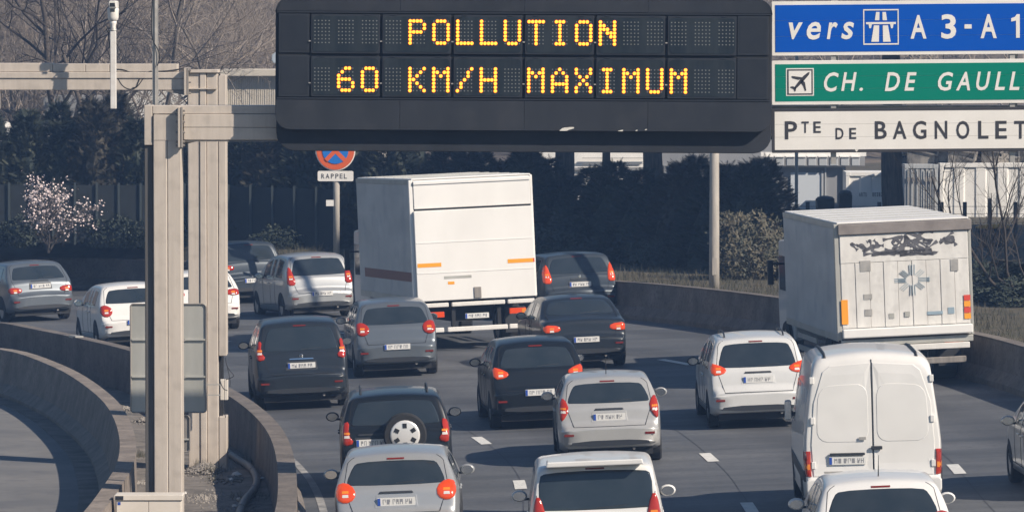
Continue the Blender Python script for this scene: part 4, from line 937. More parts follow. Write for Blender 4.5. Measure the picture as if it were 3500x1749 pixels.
# ---------------------------------------------------------------- tall white van
def panel_van():
    prof, H, belt = PROF['van']; W = 1.98; e = W/2; p = PR(2990, 1782)
    o = empty('panel_van', (p.x, p.y, p.z), (0, -BANK*.6, R(-.6)), 'tall white panel van with two blank rear doors', 'van', 'vehicles on the carriageway')
    mb, bvh = car_body(prof, W, H, belt, th=.17, rear_in=.06, rc=.22, zb=(.42, .26), rear_r=.3); mb.build('body', PAINT['white'], o, smooth=True)
    for s in (-1, 1):
        poly = [(s*.012, .66), (s*e*.86, .66), (s*e*.885, 1.1), (s*e*.84, 1.7), (s*e*.70, 2.14), (s*e*.60, 2.22), (s*.012, 2.26)]
        d = patch(bvh, 'rear', poly, .014, 0, 4, .012).build('rear_door', PAINT['white'], o, smooth=False)
        pr = [(s*.06, 1.14), (s*.4, 1.14), (s*e*.80, 1.14), (s*e*.80, 1.5), (s*e*.77, 1.93), (s*.4, 1.96), (s*.06, 1.96), (s*.06, 1.5)]
        patch(bvh, 'rear', pr, .019, 2, 4, .015).build('door_pressing', PAINT['white'], d, smooth=False)
        for z in (.82, 1.45, 2.02): 
            lo = cast(bvh, 'rear', s*e*.86, z)[0]
            if lo: MB().box(s*e*.86-.03, s*e*.86+.03, lo.y-.035, lo.y+.01, z-.05, z+.05).build('door_hinge', PAINT['white'], o, bevel=.008)
        lp = [(s*e*.995, 1.02), (s*e*.90, 1.02), (s*e*.89, .66), (s*e*.995, .66)]
        l_ = patch(bvh, 'rear', lp, .022, 0, 3, .06, .01).build('tail_light', M['lamp_red'], o)
        patch(bvh, 'rear', [(s*e*.985, .84), (s*e*.91, .84), (s*e*.91, .76), (s*e*.985, .76)], .036, 0, 2).build('indicator_lens', M['lamp_orange'], l_)
        lo = cast(bvh, 'left' if s < 0 else 'right', 3.3, 1.32)[0]
        mr = MB().box(min(lo.x+s*.05, lo.x+s*.15), max(lo.x+s*.05, lo.x+s*.15), 3.25, 3.36, 1.22, 1.52).build('door_mirror', PAINT['white'], o, bevel=.03)
        MB().box(min(lo.x-s*.03, lo.x+s*.07), max(lo.x-s*.03, lo.x+s*.07), 3.28, 3.33, 1.28, 1.34).build('mirror_arm', M['trim'], mr)
        MB().box(min(lo.x+s*.06, lo.x+s*.14), max(lo.x+s*.06, lo.x+s*.14), 3.244, 3.249, 1.24, 1.5).build('mirror_glass', M['chrome'], mr)
        pts = []
        for k in range(10):
            lo = cast(bvh, 'top', s*e*.66, .25+.3*k)[0]; pts.append(lo + Vector((0, 0, .012)))
        MB().tube(pts, .022, 6).build('roof_gutter', M['trim'], o, smooth=True)
        side = 'left' if s < 0 else 'right'
        for a, b in ((.5, 1.75), (1.85, 3.0)): patch(bvh, side, [(a, 1.25), (b, 1.25), (b, 1.85), (a, 1.85)], .008, 1, 4).build('side_pressing', PAINT['white'], o)
        patch(bvh, side, [(3.1, 1.22), (3.75, 1.22), (3.35, 1.85), (3.1, 1.85)], .006, 0, 3).build('side_window', M['glass'], o)
        patch(bvh, side, [(.1, .58), (4.3, .58), (4.3, .74), (.1, .74)], .012, 0, 6).build('side_rub_strip', M['trim'], o)
        for yy in (1.0, 4.0):
            pl = [(yy+.40*math.cos(R(a)), max(.3, .34+.40*math.sin(R(a)))) for a in range(0, 360, 20)]; patch(bvh, side, pl, .005, 0, 1).build('wheel_arch', M['under'], o)
    patch(bvh, 'front', [(-e*.8, 1.4), (e*.8, 1.4), (e*.72, 2.1), (-e*.72, 2.1)], .005, 1, 4).build('windscreen', M['glass'], o)
    y0 = cast(bvh, 'rear', 0, .8)[0].y
    MB().box(-.62, -.12, y0-.05, y0-.016, .955, .99).build('plate_lamp_bar', M['trim'], o, bevel=.006)
    plate(o, y0-.03, .88, x=-.37)
    MB().box(-.03, .13, y0-.05, y0-.016, 1.03, 1.08).build('door_handle', M['trim'], o, bevel=.01)
    MB().box(-.20, -.10, y0-.026, y0-.015, 1.17, 1.21).build('maker_badge', M['galv'], o)
    MB().box(-.70, -.44, y0-.024, y0-.015, .70, .73).build('model_badge', M['galv'], o); MB().box(.36, .56, y0-.024, y0-.015, .70, .73).build('model_badge', M['galv'], o)
    sm = MB(); seam(sm, bvh, 'rear', [(0, .66), (0, 2.30)], .012, 16); sm.build('door_gap', M['trim'], o)
    MB().prism(rrect(-e*.97, e*.97, .42, .63, .05, 3), -.09, .06).build('rear_bumper', PAINT['white'], o, bevel=.02)
    MB().box(-e*.7, e*.7, -.094, -.085, .46, .56).build('bumper_insert', M['trim'], o)
    MB().box(-e*.8, e*.8, .1, 4.5, .2, .44).build('underbody', M['under'], o); wheels(o, e*.98, (1.0, 4.0), .34, .22)
    a = cast(bvh, 'top', .0, .6)[0]
panel_van()

# ---------------------------------------------------------------- box trucks
def truck(name, px, py, psi, W, L, H, zb, lab, kind):
    p = PR(px, py); o = empty(name, (p.x, p.y, p.z), (-grade(p.y+3), -BANK, R(psi)), lab, 'truck', 'vehicles on the carriageway'); e = W/2
    B = lambda n, m, x0, x1, y0, y1, z0, z1, par=None, bv=0: MB().box(x0, x1, y0, y1, z0, z1).build(n, m, par or o, bevel=bv)
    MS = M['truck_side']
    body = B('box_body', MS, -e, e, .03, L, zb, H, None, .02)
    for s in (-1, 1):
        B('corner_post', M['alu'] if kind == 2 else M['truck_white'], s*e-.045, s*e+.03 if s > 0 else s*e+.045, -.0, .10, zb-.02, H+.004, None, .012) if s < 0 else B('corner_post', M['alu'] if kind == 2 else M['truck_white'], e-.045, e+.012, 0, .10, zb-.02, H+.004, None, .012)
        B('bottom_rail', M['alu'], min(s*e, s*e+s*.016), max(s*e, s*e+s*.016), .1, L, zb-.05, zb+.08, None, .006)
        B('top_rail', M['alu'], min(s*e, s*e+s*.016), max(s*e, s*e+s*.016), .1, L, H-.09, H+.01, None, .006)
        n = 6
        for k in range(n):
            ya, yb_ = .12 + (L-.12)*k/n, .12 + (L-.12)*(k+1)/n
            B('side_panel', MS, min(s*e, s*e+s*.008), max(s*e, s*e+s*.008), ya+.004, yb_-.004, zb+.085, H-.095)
        tw = MB(); 
        B('side_guard', M['alu'], s*e-.03 if s > 0 else s*e, s*e if s > 0 else s*e+.03, 2.6, L-1.2, .48, .58); B('side_guard', M['alu'], s*e-.03 if s > 0 else s*e, s*e if s > 0 else s*e+.03, 2.6, L-1.2, .72, .82)
        B('mudguard', M['trim'], min(s*(e-.5), s*(e-.05)), max(s*(e-.5), s*(e-.05)), .98, 1.02, .30, .85)
    roof = B('roof', M['truck_white'], -e+.02, e-.02, .02, L-.02, H+.003, H+.035, None, .012)
    for k in range(1, 6): B('roof_bow', M['alu'], -e+.04, e-.04, L*k/6-.02, L*k/6+.02, H+.036, H+.046, roof)
    B('chassis', M['under'], -.45, .45, .3, L+1.5, .62, zb-.06)
    tm = wheel_mesh(.46, .5 if kind == 1 else .48)
    wheels(o, e-.06, (1.7,), .46, .48); wheels(o, e-.06, (L+.7,), .46, .3)
    # cab
    cb = MB(); cb.prism([(y, z) for y, z in ((L+.12, .55), (L+1.95, .5), (L+2.0, 1.25), (L+1.75, 2.5), (L+.12, 2.6))], -1.12, 1.12)
    cb.v = [(-y, x, z) for x, y, z in cb.v]; cb.build('cab', PAINT['white'], o, bevel=.05)
    B('cab_side_window', M['glass'], -1.128, -1.121, L+.9, L+1.7, 1.5, 2.2); B('cab_side_window', M['glass'], 1.121, 1.128, L+.9, L+1.7, 1.5, 2.2)
    for s in (-1, 1): B('door_mirror', M['trim'], s*1.32-.06, s*1.32+.06, L+1.6, L+1.7, 1.6, 2.1, None, .02); B('mirror_arm', M['trim'], min(s*1.12, s*1.27), max(s*1.12, s*1.27), L+1.63, L+1.67, 2.0, 2.04)
    # tail lamps and number plate
    for s in (-1, 1):
        l_ = B('tail_light', M['lamp_lit'], min(s*.72, s*1.08), max(s*.72, s*1.08), -.03, .06, .74, .86, None, .01); B('indicator_lens', M['lamp_orange'], min(s*.98, s*1.07), max(s*.98, s*1.07), -.036, -.031, .755, .845, l_)
    plate(o, .0, .74, w=.52)
    if kind == 1:
        B('header_panel', M['truck_white'], -e+.05, e-.05, -.02, .028, H-.62, H-.02, None, .012)
        B('roof_edge_strip', M['truck_white'], -e+.05, e-.05, -.045, -.021, H-.10, H-.03, None, .008)
        lift = B('tail_lift_panel', M['truck_white'], -e+.03, e-.03, -.075, -.01, zb-.02, H-.66, None, .014)
        B('door_gap', M['black_gap'], -e+.06, e-.06, -.012, .027, H-.658, H-.622)
        for z in (H-1.35, H-2.0): B('panel_crease', M['truck_white'], -e+.05, e-.05, -.082, -.0755, z-.01, z+.01, lift)
        for x0, x1, z in ((-e+.06, -e+.58, 1.83), (e-.62, e-.06, 1.83)): B('reflective_strip', M['reflector'], x0, x1, -.080, -.0755, z, z+.085, lift)
        B('reflective_strip', M['reflector_red'], e-.058, e-.03, -.080, -.0755, 1.83, 1.915, lift)
        B('warning_sticker', M['reflector'], -.62, -.48, -.080, -.0755, 1.44, 1.50, lift); B('grey_sticker', M['alu'], -.70, -.10, -.079, -.0755, 1.56, 1.62, lift)
        B('lock_box', M['steel_dark'], -.06, .10, -.10, -.0755, zb-.0, zb+.24, None, .01)
        for x0, x1 in ((-e+.06, -.62), (-.55, .62), (.68, e-.06)): B('light_bar', M['steel_bar'], x0, x1, -.05, .04, zb-.16, zb-.07, None, .015)
        for s in (-1, 1): B('side_stripe', M['stripe_red'], min(s*e+s*.009, s*e+s*.013), max(s*e+s*.009, s*e+s*.013), .14, 5.6, 1.52, 1.72)
        for x0, x1 in ((-e+.08, -.74), (-.66, .66), (.70, e-.08)): B('underrun_bar', M['steel_bar'], x0, x1, -.03, .05, .42, .52, None, .015)
        for s in (-1, 1): B('underrun_bracket', M['under'], s*.5-.04, s*.5+.04, .051, .2, .4, .9)
    else:
        B('header_panel', M['truck_brown'], -e+.03, e+.02, -.06, .028, H-.20, H-.003, None, .012)
        n = 9; x0 = -e+.06; ww = (2*e-.12)/n
        B('shutter_back', M['truck_dirty'], -e+.05, e-.05, .0, .029, zb+.0, H-.21)
        for k in range(n): B('shutter_panel', M['truck_dirty'], x0+ww*k+.004, x0+ww*(k+1)-.004, -.022 if k % 2 else -.012, -.001, zb+.2, H-.74, None, .006)
        B('upper_shutter', M['truck_dirty'], -e+.06, e-.06, -.02, -.001, H-.735, H-.215, None, .006)
        # dark sprayed scrawl across the upper shutter
        rr = random.Random(3)
        for (cx_, cz_, wd, hh, nn) in ((-.72, H-.42, .34, .14, 3), (-.15, H-.42, .30, .16, 4), (.30, H-.40, .36, .2, 5), (.86, H-.36, .26, .14, 3), (-.4, H-.56, .6, .05, 2), (.2, H-.6, .7, .05, 2)):
            for _ in range(nn):
                pts = [(cx_+rr.uniform(-wd, wd), -.024, cz_+rr.uniform(-hh, hh)) for _ in range(5)]; pts = chaikin(pts, 3); v = []
                for i, q in enumerate(pts):
                    a = pts[min(i+1, len(pts)-1)]; b = pts[max(i-1, 0)]; t = Vector((a[0]-b[0], 0, a[2]-b[2])); nrm = Vector((-t.z, 0, t.x)).normalized()*(.024+.012*math.sin(i*.7)); v += [(q[0]-nrm.x, q[1]-.0002*_, q[2]-nrm.z), (q[0]+nrm.x, q[1]-.0002*_, q[2]+nrm.z)]
                MB().add(v, [(2*i, 2*i+1, 2*i+3, 2*i+2) for i in range(len(pts)-1)]).build('spray_scrawl', M['ink'], o, recalc=False)
        for k in range(8):       # faded blue star of wavy strokes
            a = k*math.pi/4
            for j in range(3):
                pts = [(.14+math.cos(a)*r_*.95 - math.sin(a)*(j-1)*.035*(1+r_), -.026, zb+1.06+math.sin(a)*r_*.8 + math.cos(a)*(j-1)*.03) for r_ in (.12, .2, .28, .36 if k % 2 == 0 else .30)]
                MB().tube(pts, .007, 4).build('star_stroke', M['logo_blue'], o)
        for s in (-1, 1):
            for k in range(4): B('marker_stripe', M['reflector'] if (k % 2 == 0 or s < 0) else M['reflector_red'], min(s*(e-.17), s*(e-.045)), max(s*(e-.17), s*(e-.045)), -.03, -.0225, zb+.28+.115*k, zb+.28+.115*k+(.105 if s > 0 else .115))
        for x_, z_, w_, h_, mm in ((-.72, .78, .16, .10, 'galv'), (-.72, .48, .14, .13, 'galv'), (-.28, .40, .10, .10, 'alu'), (.02, .42, .10, .10, 'alu'), (.55, .42, .30, .06, 'logo_blue'), (.86, .45, .12, .12, 'logo_blue'), (.95, 1.30, .15, .22, 'galv'), (-.75, 1.36, .2, .2, 'galv')): B('sticker', M[mm], x_-w_/2, x_+w_/2, -.031, -.0225, zb+z_-h_/2, zb+z_+h_/2)
        B('tail_lift_platform', M['truck_white'], -e+.04, e-.04, -.16, -.032, zb+.02, zb+.19, None, .02)
        B('sill_beam', M['alu'], -e+.02, e-.02, -.06, .02, zb-.14, zb-.02, None, .012)
        B('tail_lift_step', M['steel_bar'], -.45, e-.1, -.12, .02, zb-.26, zb-.15, None, .012); B('bumper_corner', M['steel_bar'], -e+.05, -.75, -.08, .02, zb-.28, zb-.16, None, .012)
        B('underrun_bar', M['steel_dark'], -e+.15, e-.15, .02, .12, .42, .54, None, .012)
        for s in (-1, 1): B('underrun_bracket', M['under'], s*.5-.05, s*.5+.05, .121, .25, .44, .92)
    return o
truck('box_truck', 1636, 1195, 12.5, 2.66, 6.2, 3.70, 1.12, 'white box truck with orange reflectors on its raised tail lift', 1)
truck('shutter_truck', 3106, 1322, 6.5, 2.56, 6.0, 3.12, .96, 'dirty white truck with scrawled shutter and orange striped corners', 2)
# ---------------------------------------------------------------- beyond the outer wall: poles and signs
def PV(x, y): return PZ(x, y, ZV)
# no-stopping sign with its supplementary plate
s = 132.0
pb = P(1147, 880, s); rs = empty('no_stopping_sign', (pb.x, pb.y, ZV-.05), label='round red and blue no stopping sign with white plate beneath on a grey post', cat='road sign')
zr = lambda y: P(1147, y, s).z - (ZV-.05)
MB().tube([(0.02, .09, 0), (.02, .09, zr(470))], .085, 14).build('post', M['post'], rs, smooth=True)
def disc(r, y, mt, nm, par=None):
    return MB().lathe([(r, 0), (r, .012)], 40, Matrix.Translation((0, y, zr(515))) @ Matrix.Rotation(R(90), 4, 'X')).build(nm, mt, par or rs)
d0 = disc(68/s, 0, M['sign_white'], 'disc'); disc(64.5/s, -.014, M['sign_red'], 'red_ring', d0); disc(44.5/s, -.028, M['sign_sky'], 'blue_field', d0)
for a in (45, -45):
    A = Matrix.Translation((0, 0, zr(515))) @ Matrix.Rotation(R(a), 4, 'Y'); MB().box(-7/s, 7/s, -.046 if a > 0 else -.044, -.0405, -46/s, 46/s, A).build('cross_bar', M['sign_red'], d0)
pl_ = MB().prism(rrect(-66/s+.04, 56/s+.04, zr(619), zr(584), .04), -.01, .01).build('plate', M['sign_white'], rs)
tx = lambda zx: (750+zx/2.475-1147)/s; tz = lambda zy: zr(480+zy/2.475)
for ch, a, b in (('R',863,890),('A',900,932),('P',944,969),('P',982,1008),('E',1019,1043),('L',1054,1080)): letter(ch, tx(a), tx(b), tz(322), tz(281), -.014, M['sign_black'], pl_, .012)
MB().box(-32/s, -6/s, -.02, .0, zr(704), zr(683)).build('small_tag', M['sign_white'], rs)
# lamp post by the outer wall
pb = PV(2441, 990); lp_ = empty('lamp_post', (pb.x, pb.y, ZV-.1), label='straight pale lamp post standing on the grass verge', cat='lamp post')
MB().tube([(0, 0, 0), (0, 0, .9), (0, 0, 9.8)], [.125, .118, .085], 16).build('shaft', M['post'], lp_, smooth=True)
MB().lathe([(.14, 0), (.14, .08), (.122, .10)], 16).build('base_collar', M['galv'], lp_)
MB().box(-.05, .05, -.128, -.117, .45, .85).build('hatch', M['post'], lp_)
MB().tube([(0, 0, 9.7), (0, -.3, 10.1), (0, -1.6, 10.3)], .045, 8).build('arm', M['post'], lp_); MB().box(-.13, .13, -2.2, -1.5, 10.24, 10.38).build('lantern', M['galv'], lp_, bevel=.03)

# ---------------------------------------------------------------- vegetation
def seg_tree(seed, h, r0, levels, spread, nchild, up=.25, first=.25, multi=1, droop=0.0):
    rr = random.Random(seed); T = MB(); Cn = MB()
    def grow(p, d, ln, r, lv):
        n = 4 if lv < 2 else 3; pts = [p]; dd = d.copy(); rad = [r]
        for k in range(n):
            dd = (dd + Vector((rr.gauss(0, .16), rr.gauss(0, .16), rr.gauss(0, .10) + (up if lv else .05)*.3 - droop*lv*.1))).normalized(); pts.append(pts[-1] + dd*ln/n); rad.append(r*(1-(k+1)/n*(.55 if lv < levels else .8)))
        (T if lv == 0 else Cn).tube(pts, rad, 8 if lv == 0 else (5 if lv == 1 else 3), False)
        if lv >= levels: return
        nc = nchild[lv]
        for k in range(nc):
            t = first + (1-first)*(k+.6*rr.random())/nc if lv == 0 else .25+.75*(k+rr.random())/nc
            i = min(n-1, int(t*n)); q = pts[i].lerp(pts[i+1], t*n-i); a = rr.uniform(0, 6.283); ax = (pts[i+1]-pts[i]).normalized(); o1 = ax.orthogonal().normalized(); o2 = ax.cross(o1)
            nd = (ax*math.cos(spread) + (o1*math.cos(a)+o2*math.sin(a))*math.sin(spread)*rr.uniform(.7, 1.2)).normalized()
            grow(q, nd, ln*rr.uniform(.42, .66)*(1-.35*t if lv == 0 else 1), rad[i]*.55, lv+1)
    for k in range(multi):
        d = Vector((0, 0, 1)) if multi == 1 else Vector((rr.gauss(0, .4), rr.gauss(0, .4), 1)).normalized()
        grow(Vector((0, 0, -.1)), d, h, r0, 0)
    return T, Cn
def to_mesh(mb, name, mt, smooth=False):
    o = mb.build(name, mt, recalc=False, smooth=smooth); me = o.data; bpy.data.objects.remove(o); return me
def place(name, parts, loc, rz, sc, lab, cat, group=None):
    o = empty(name, loc, (0, 0, rz), lab, cat, group); o.scale = (sc, sc, sc) if not hasattr(sc, '__len__') else sc
    for nm, me in parts: link_mesh(nm, me, o)
    return o
rnd = random.Random(11)
BARE = []
for k in range(5):
    T, Cn = seg_tree(20+k, 8.0, .085, 4, R(46), (15, 7, 7, 5), up=.35, first=.08)
    BARE.append([('trunk', to_mesh(T, 'trunk', M['bark_pale'], True)), ('crown', to_mesh(Cn, 'crown', M['twig']))])
# the wood: leafless trees one behind the other
def hill_z(y): return ZV - .2 + (max(0, (y-225))/154)**1.15*26
cnt = 0
for row, Y in enumerate((176, 184, 193, 203, 213, 224, 236, 249, 263, 280)):
    half = Y*1750/F + 3
    n = int(2*half/2.3)
    for k in range(n):
        X = -half + 2*half*(k+.5)/n + rnd.gauss(0, .5)
        if X > Y*(1000-1750)/F and Y < 215: continue
        if X > Y*(1050-1750)/F and rnd.random() < .65: continue
        cnt += 1
        place('bare_tree', BARE[rnd.randrange(5)], (X, Y+rnd.gauss(0, 2), hill_z(Y)), rnd.uniform(0, 6.28), rnd.uniform(.9, 1.35), 'leafless grey brown tree in the wood behind the yard', 'tree', 'leafless trees of the wood')
# nearer leafless trees that stand out
T, Cn = seg_tree(53, 9.0, .13, 4, R(48), (13, 6, 6, 5), up=.3, first=.1)
pb = PV(95, 815); place('bare_tree', [('trunk', to_mesh(T, 'trunk', M['bark'], True)), ('crown', to_mesh(Cn, 'crown', M['twig_dark']))], (pb.x, pb.y+14, ZV), .6, 1.0, 'dark leafless tree with spreading limbs left of the camera tube', 'tree')
T, Cn = seg_tree(57, 7.0, .16, 3, R(60), (10, 6, 6), up=.2, first=.15, droop=.6)
pb = PV(300, 830); place('bare_tree', [('trunk', to_mesh(T, 'trunk', M['bark'], True)), ('crown', to_mesh(Cn, 'crown', M['twig_dark']))], (pb.x, pb.y+9, ZV), 2.2, .8, 'thin leafless tree with drooping twigs below the rear gantry beam', 'tree')
T, Cn = seg_tree(61, 3.3, .034, 3, R(40), (7, 6, 6), up=.45, first=.1, multi=3)
pb = PV(3490, 1045); place('bare_shrub', [('trunk', to_mesh(T, 'trunk', M['twig_dark'], True)), ('crown', to_mesh(Cn, 'crown', M['twig_dark']))], (pb.x, pb.y, ZV), .4, 1.2, 'dark leafless shrub with fine branches in front of the white container', 'shrub')
T, Cn = seg_tree(62, 1.9, .02, 3, R(42), (6, 5, 5), up=.35, first=.1, multi=3)
pb = PV(3385, 1020); place('bare_shrub', [('trunk', to_mesh(T, 'trunk', M['twig_dark'], True)), ('crown', to_mesh(Cn, 'crown', M['twig_dark']))], (pb.x, pb.y+3, ZV), .9, 1.0, 'small leafless shrub beside the yard fence', 'shrub')

# cypress hedge trees
def cypress(seed, h=3.6, w=1.25, n=1500):
    rr = random.Random(seed); m = MB()
    v = []; f = []
    for i in range(9):                      # shadowy inside of twigs
        z = h*(.02+.80*i/8); r = w*.62*(1-(i/8)**1.6*.85)
        for k in range(10): a = k*.6283; q = r*(1+.25*noise.noise(Vector((seed, i*.9, a)))); v.append((q*math.cos(a), q*math.sin(a), z))
    for i in range(8):
        for k in range(10): f.append((i*10+k, i*10+(k+1) % 10, (i+1)*10+(k+1) % 10, (i+1)*10+k))
    m.add(v, f)
    for _ in range(n):
        t = rr.random()**.8; z = h*t*.95; a = rr.uniform(0, 6.283); lump = 1+.35*noise.noise(Vector((seed*1.7+math.cos(a)*1.6, math.sin(a)*1.6, z*1.1)))
        rad = w*(1-t**1.7*.9)*lump*(.6+.42*rr.random()**.5)
        p = Vector((rad*math.cos(a), rad*math.sin(a), z))
        d = Vector((math.cos(a), math.sin(a), rr.uniform(.1, 1.3))).normalized(); d = (d+Vector((rr.gauss(0, .3), rr.gauss(0, .3), rr.gauss(0, .2)))).normalized()
        sd = d.cross(Vector((rr.gauss(0, .5), rr.gauss(0, .5), 1))).normalized(); ln = rr.uniform(.16, .36)
        v = []; f = []
        for k in range(6):
            q = p + d*ln*k/6 - Vector((0, 0, .04*(k/6)**2)); wd = .075*(1-k/7)
            for sg in (-1, 1):
                tip = q + sd*sg*wd*1.3 + d*wd*1.6; n0 = len(v); v += [q-d*.012, q+d*.022, tip]; f.append((n0, n0+1, n0+2))
        n0 = len(v); v += [p-sd*.008, p+sd*.008, p+d*ln*1.15]; f.append((n0, n0+1, n0+2)); m.add(v, f)
    t = MB().tube([(0, 0, -.1), (0, 0, h*.8)], [.07, .02], 6)
    return [('trunk', to_mesh(t, 'trunk', M['bark'])), ('crown', to_mesh(m, 'crown', M['cypress'] if seed % 3 else M['cypress_dry']))]
CY_ = [cypress(k+1) for k in range(5)]
def base_y(px):      # lower edge of the hedge in the photograph
    for (a, b), (c, d) in zip(((-200, 835), (600, 838), (1300, 862), (2130, 905), (2650, 945), (3600, 1060)), ((600, 838), (1300, 862), (2130, 905), (2650, 945), (3600, 1060), (9e9, 1060))):
        if px <= c: return b + (d-b)*(px-a)/(c-a)
px_ = -150
while px_ < 2640:
    top = 385 if px_ < 560 else (430 if px_ < 1400 else (540 if px_ < 1900 else 575))
    for row in (0, 1):
        q = PV(px_ + row*65 + rnd.gauss(0, 15), base_y(px_)-4); sc_ = F/q.y
        h = (base_y(px_) - top + rnd.uniform(-45, 45))/sc_
        if row: h *= 1.08
        if px_ > 1900 and row: h *= .92
        place('cypress', CY_[rnd.randrange(5)], (q.x, q.y + 1.3 + row*1.6 + rnd.gauss(0, .2), ZV-.05), rnd.uniform(0, 6.28), (1.0, 1.0, max(.45, h/3.6)), 'dark green cypress in the hedge beyond the outer wall', 'cypress', 'cypresses of the hedge')
    px_ += rnd.uniform(105, 140)
for px_, tp in ((2740, 880), (2830, 860), (3390, 900), (3460, 890), (3530, 900)):
    q = PV(px_, base_y(px_)-6); place('cypress', CY_[rnd.randrange(5)], (q.x, q.y+1.0, ZV-.05), rnd.uniform(0, 6.28), (1, 1, (base_y(px_)-tp)/(F/q.y)/3.6), 'low dark evergreen at the outer end of the hedge', 'cypress', 'low evergreens at the hedge end')
# thick trunks rising out of the hedge
def trunk_tree(px, py0, w, lab, lean=0.0, yoff=3.0, seed=3):
    q = PV(px, py0); q.y += yoff; q.x = (px-CX)/F*q.y; sc_ = F/q.y; r = w/2/sc_; o = empty('tree', (q.x, q.y, ZV-.1), label=lab, cat='tree')
    pts = [(lean*t*.3+.04*math.sin(t*2+seed), .05*math.sin(t*1.3), t*1.1) for t in range(9)]
    MB().tube(resample(chaikin(pts, 2), 18), [r*(1.25-.03*k) if k > 1 else r*1.5 for k in range(18)], 12).build('trunk', M['bark'], o, smooth=True)
    T, Cn = seg_tree(seed*7, 4.5, .07, 3, R(50), (9, 6, 5), up=.3, first=.1)
    for k in range(3):
        b = link_mesh('crown', to_mesh(Cn, 'crown', M['twig']), o); b.location = (lean*2, 0, 6.2+k*.7); b.rotation_euler = (R(25), 0, k*2.1)
        break
trunk_tree(1928, 880, 62, 'dark tree trunk behind the hedge right of the box truck', 0, 3.4, 3)
trunk_tree(2052, 890, 26, 'slim pale tree trunk between two thick trunks behind the hedge', .2, 3.6, 4)
trunk_tree(2232, 900, 62, 'thick ridged tree trunk behind the hedge near the lamp post', 0, 3.2, 5)
trunk_tree(3055, 960, 66, 'thick dark tree trunk in front of the white containers', -.05, 9.0, 6)
# blossom tree
T, Cn = seg_tree(71, 1.7, .035, 3, R(48), (8, 6, 6), up=.3, first=.1, multi=5)
m = MB(); rr = random.Random(5); me = Cn.v
for _ in range(1500):
    p = Vector(me[rr.randrange(len(me))])
    if p.z < .6 and rr.random() < .7: continue
    c = p + Vector((rr.gauss(0, .03), rr.gauss(0, .03), rr.gauss(0, .03))); a = Vector((rr.gauss(0, 1), rr.gauss(0, 1), rr.gauss(0, 1))).normalized()*.032; b = a.cross(Vector((rr.gauss(0, 1), rr.gauss(0, 1), rr.gauss(0, 1)))).normalized()*.032
    m.add([c-a, c+b, c+a, c-b], [(0, 1, 2, 3)])
pb = PV(165, 846); place('blossom_tree', [('trunk', to_mesh(T, 'trunk', M['twig_dark'])), ('crown', to_mesh(Cn, 'crown', M['twig_dark'])), ('blossom', to_mesh(m, 'blossom', M['blossom']))], (pb.x, pb.y, ZV-.05), 1.0, (1.02, 1.0, .92), 'small shrubby tree covered in pale pink blossom on the verge', 'tree')
# leafy shrub beside the lamp post
def leafy(seed, n, w, h, sz, mt):
    rr = random.Random(seed); m = MB()
    for _ in range(n):
        t = rr.random(); a = rr.uniform(0, 6.283); lump = 1+.4*noise.noise(Vector((seed+math.cos(a)*1.5, math.sin(a)*1.5, t*3))); r = w*lump*math.sin(math.pi*(.15+.75*t))**.6*rr.random()**.35; c = Vector((r*math.cos(a), r*math.sin(a), h*t*lump))
        d = Vector((rr.gauss(0, 1), rr.gauss(0, 1), abs(rr.gauss(0, 1)))).normalized(); s_ = d.orthogonal().normalized(); k = sz*rr.uniform(.6, 1.3); m.add([c-d*k*.2, c+s_*k*.4+d*k*.4, c+d*k*1.2, c-s_*k*.4+d*k*.4], [(0, 1, 2, 3)])
    st = MB(); 
    for _ in range(12): a = rr.uniform(0, 6.28); st.tube([(0, 0, 0), (w*.3*math.cos(a), w*.3*math.sin(a), h*.5), (w*.7*math.cos(a), w*.7*math.sin(a), h*.95)], [.02, .012, .004], 4)
    return [('stem', to_mesh(st, 'stem', M['twig_dark'])), ('foliage', to_mesh(m, 'foliage', mt))]
sh = leafy(3, 3800, 1.0, 1.5, .07, M['leaf_pale'])
pb = PV(2570, 958); place('leafy_shrub', sh, (pb.x, pb.y+.6, ZV-.05), 0, 1.0, 'pale tipped leafy shrub just right of the lamp post', 'shrub')
iv = leafy(8, 3600, 1.1, 1.2, .08, M['ivy'])
for k, px_ in enumerate((-60, 60, 380, 520, 700, 1000, 1380, 1560, 1760, 1900, 2080, 2260, 2640, 2760, 3420, 3520)):
    pb = PV(px_, base_y(px_)+2); place('ground_bush', iv, (pb.x, pb.y+.9, ZV-.1), k*1.3, (1.1, .7, .55+.25*((k*7) % 5)/4), 'low dark bush at the foot of the hedge', 'bush', 'low bushes along the hedge')
# verge grass behind the outer wall
m = MB(); rr = random.Random(21); RWo = offset(RW, .45)
for _ in range(30000):
    i = rr.randrange(4, 84); d = rr.random()**1.3*4.2; p = RWo[i].lerp(RWo[i+1], rr.random()); t = (RWo[i+1]-RWo[i]).normalized(); nn = Vector((-t.y, t.x, 0)); p = p + nn*d
    h = rr.uniform(.05, .22)*(1.5 if rr.random() < .08 else 1); a = rr.uniform(0, 6.28); dx, dy = rr.gauss(0, .07), rr.gauss(0, .07); c, s_ = math.cos(a)*.008, math.sin(a)*.008
    m.add([(p.x-c, p.y-s_, ZV-.03), (p.x+c, p.y+s_, ZV-.03), (p.x+dx, p.y+dy, ZV+h)], [(0, 1, 2)])
tag(m.build('verge_grass', M['grass'], recalc=False), 'rough dry grass on the verge above the outer wall', kind='stuff')

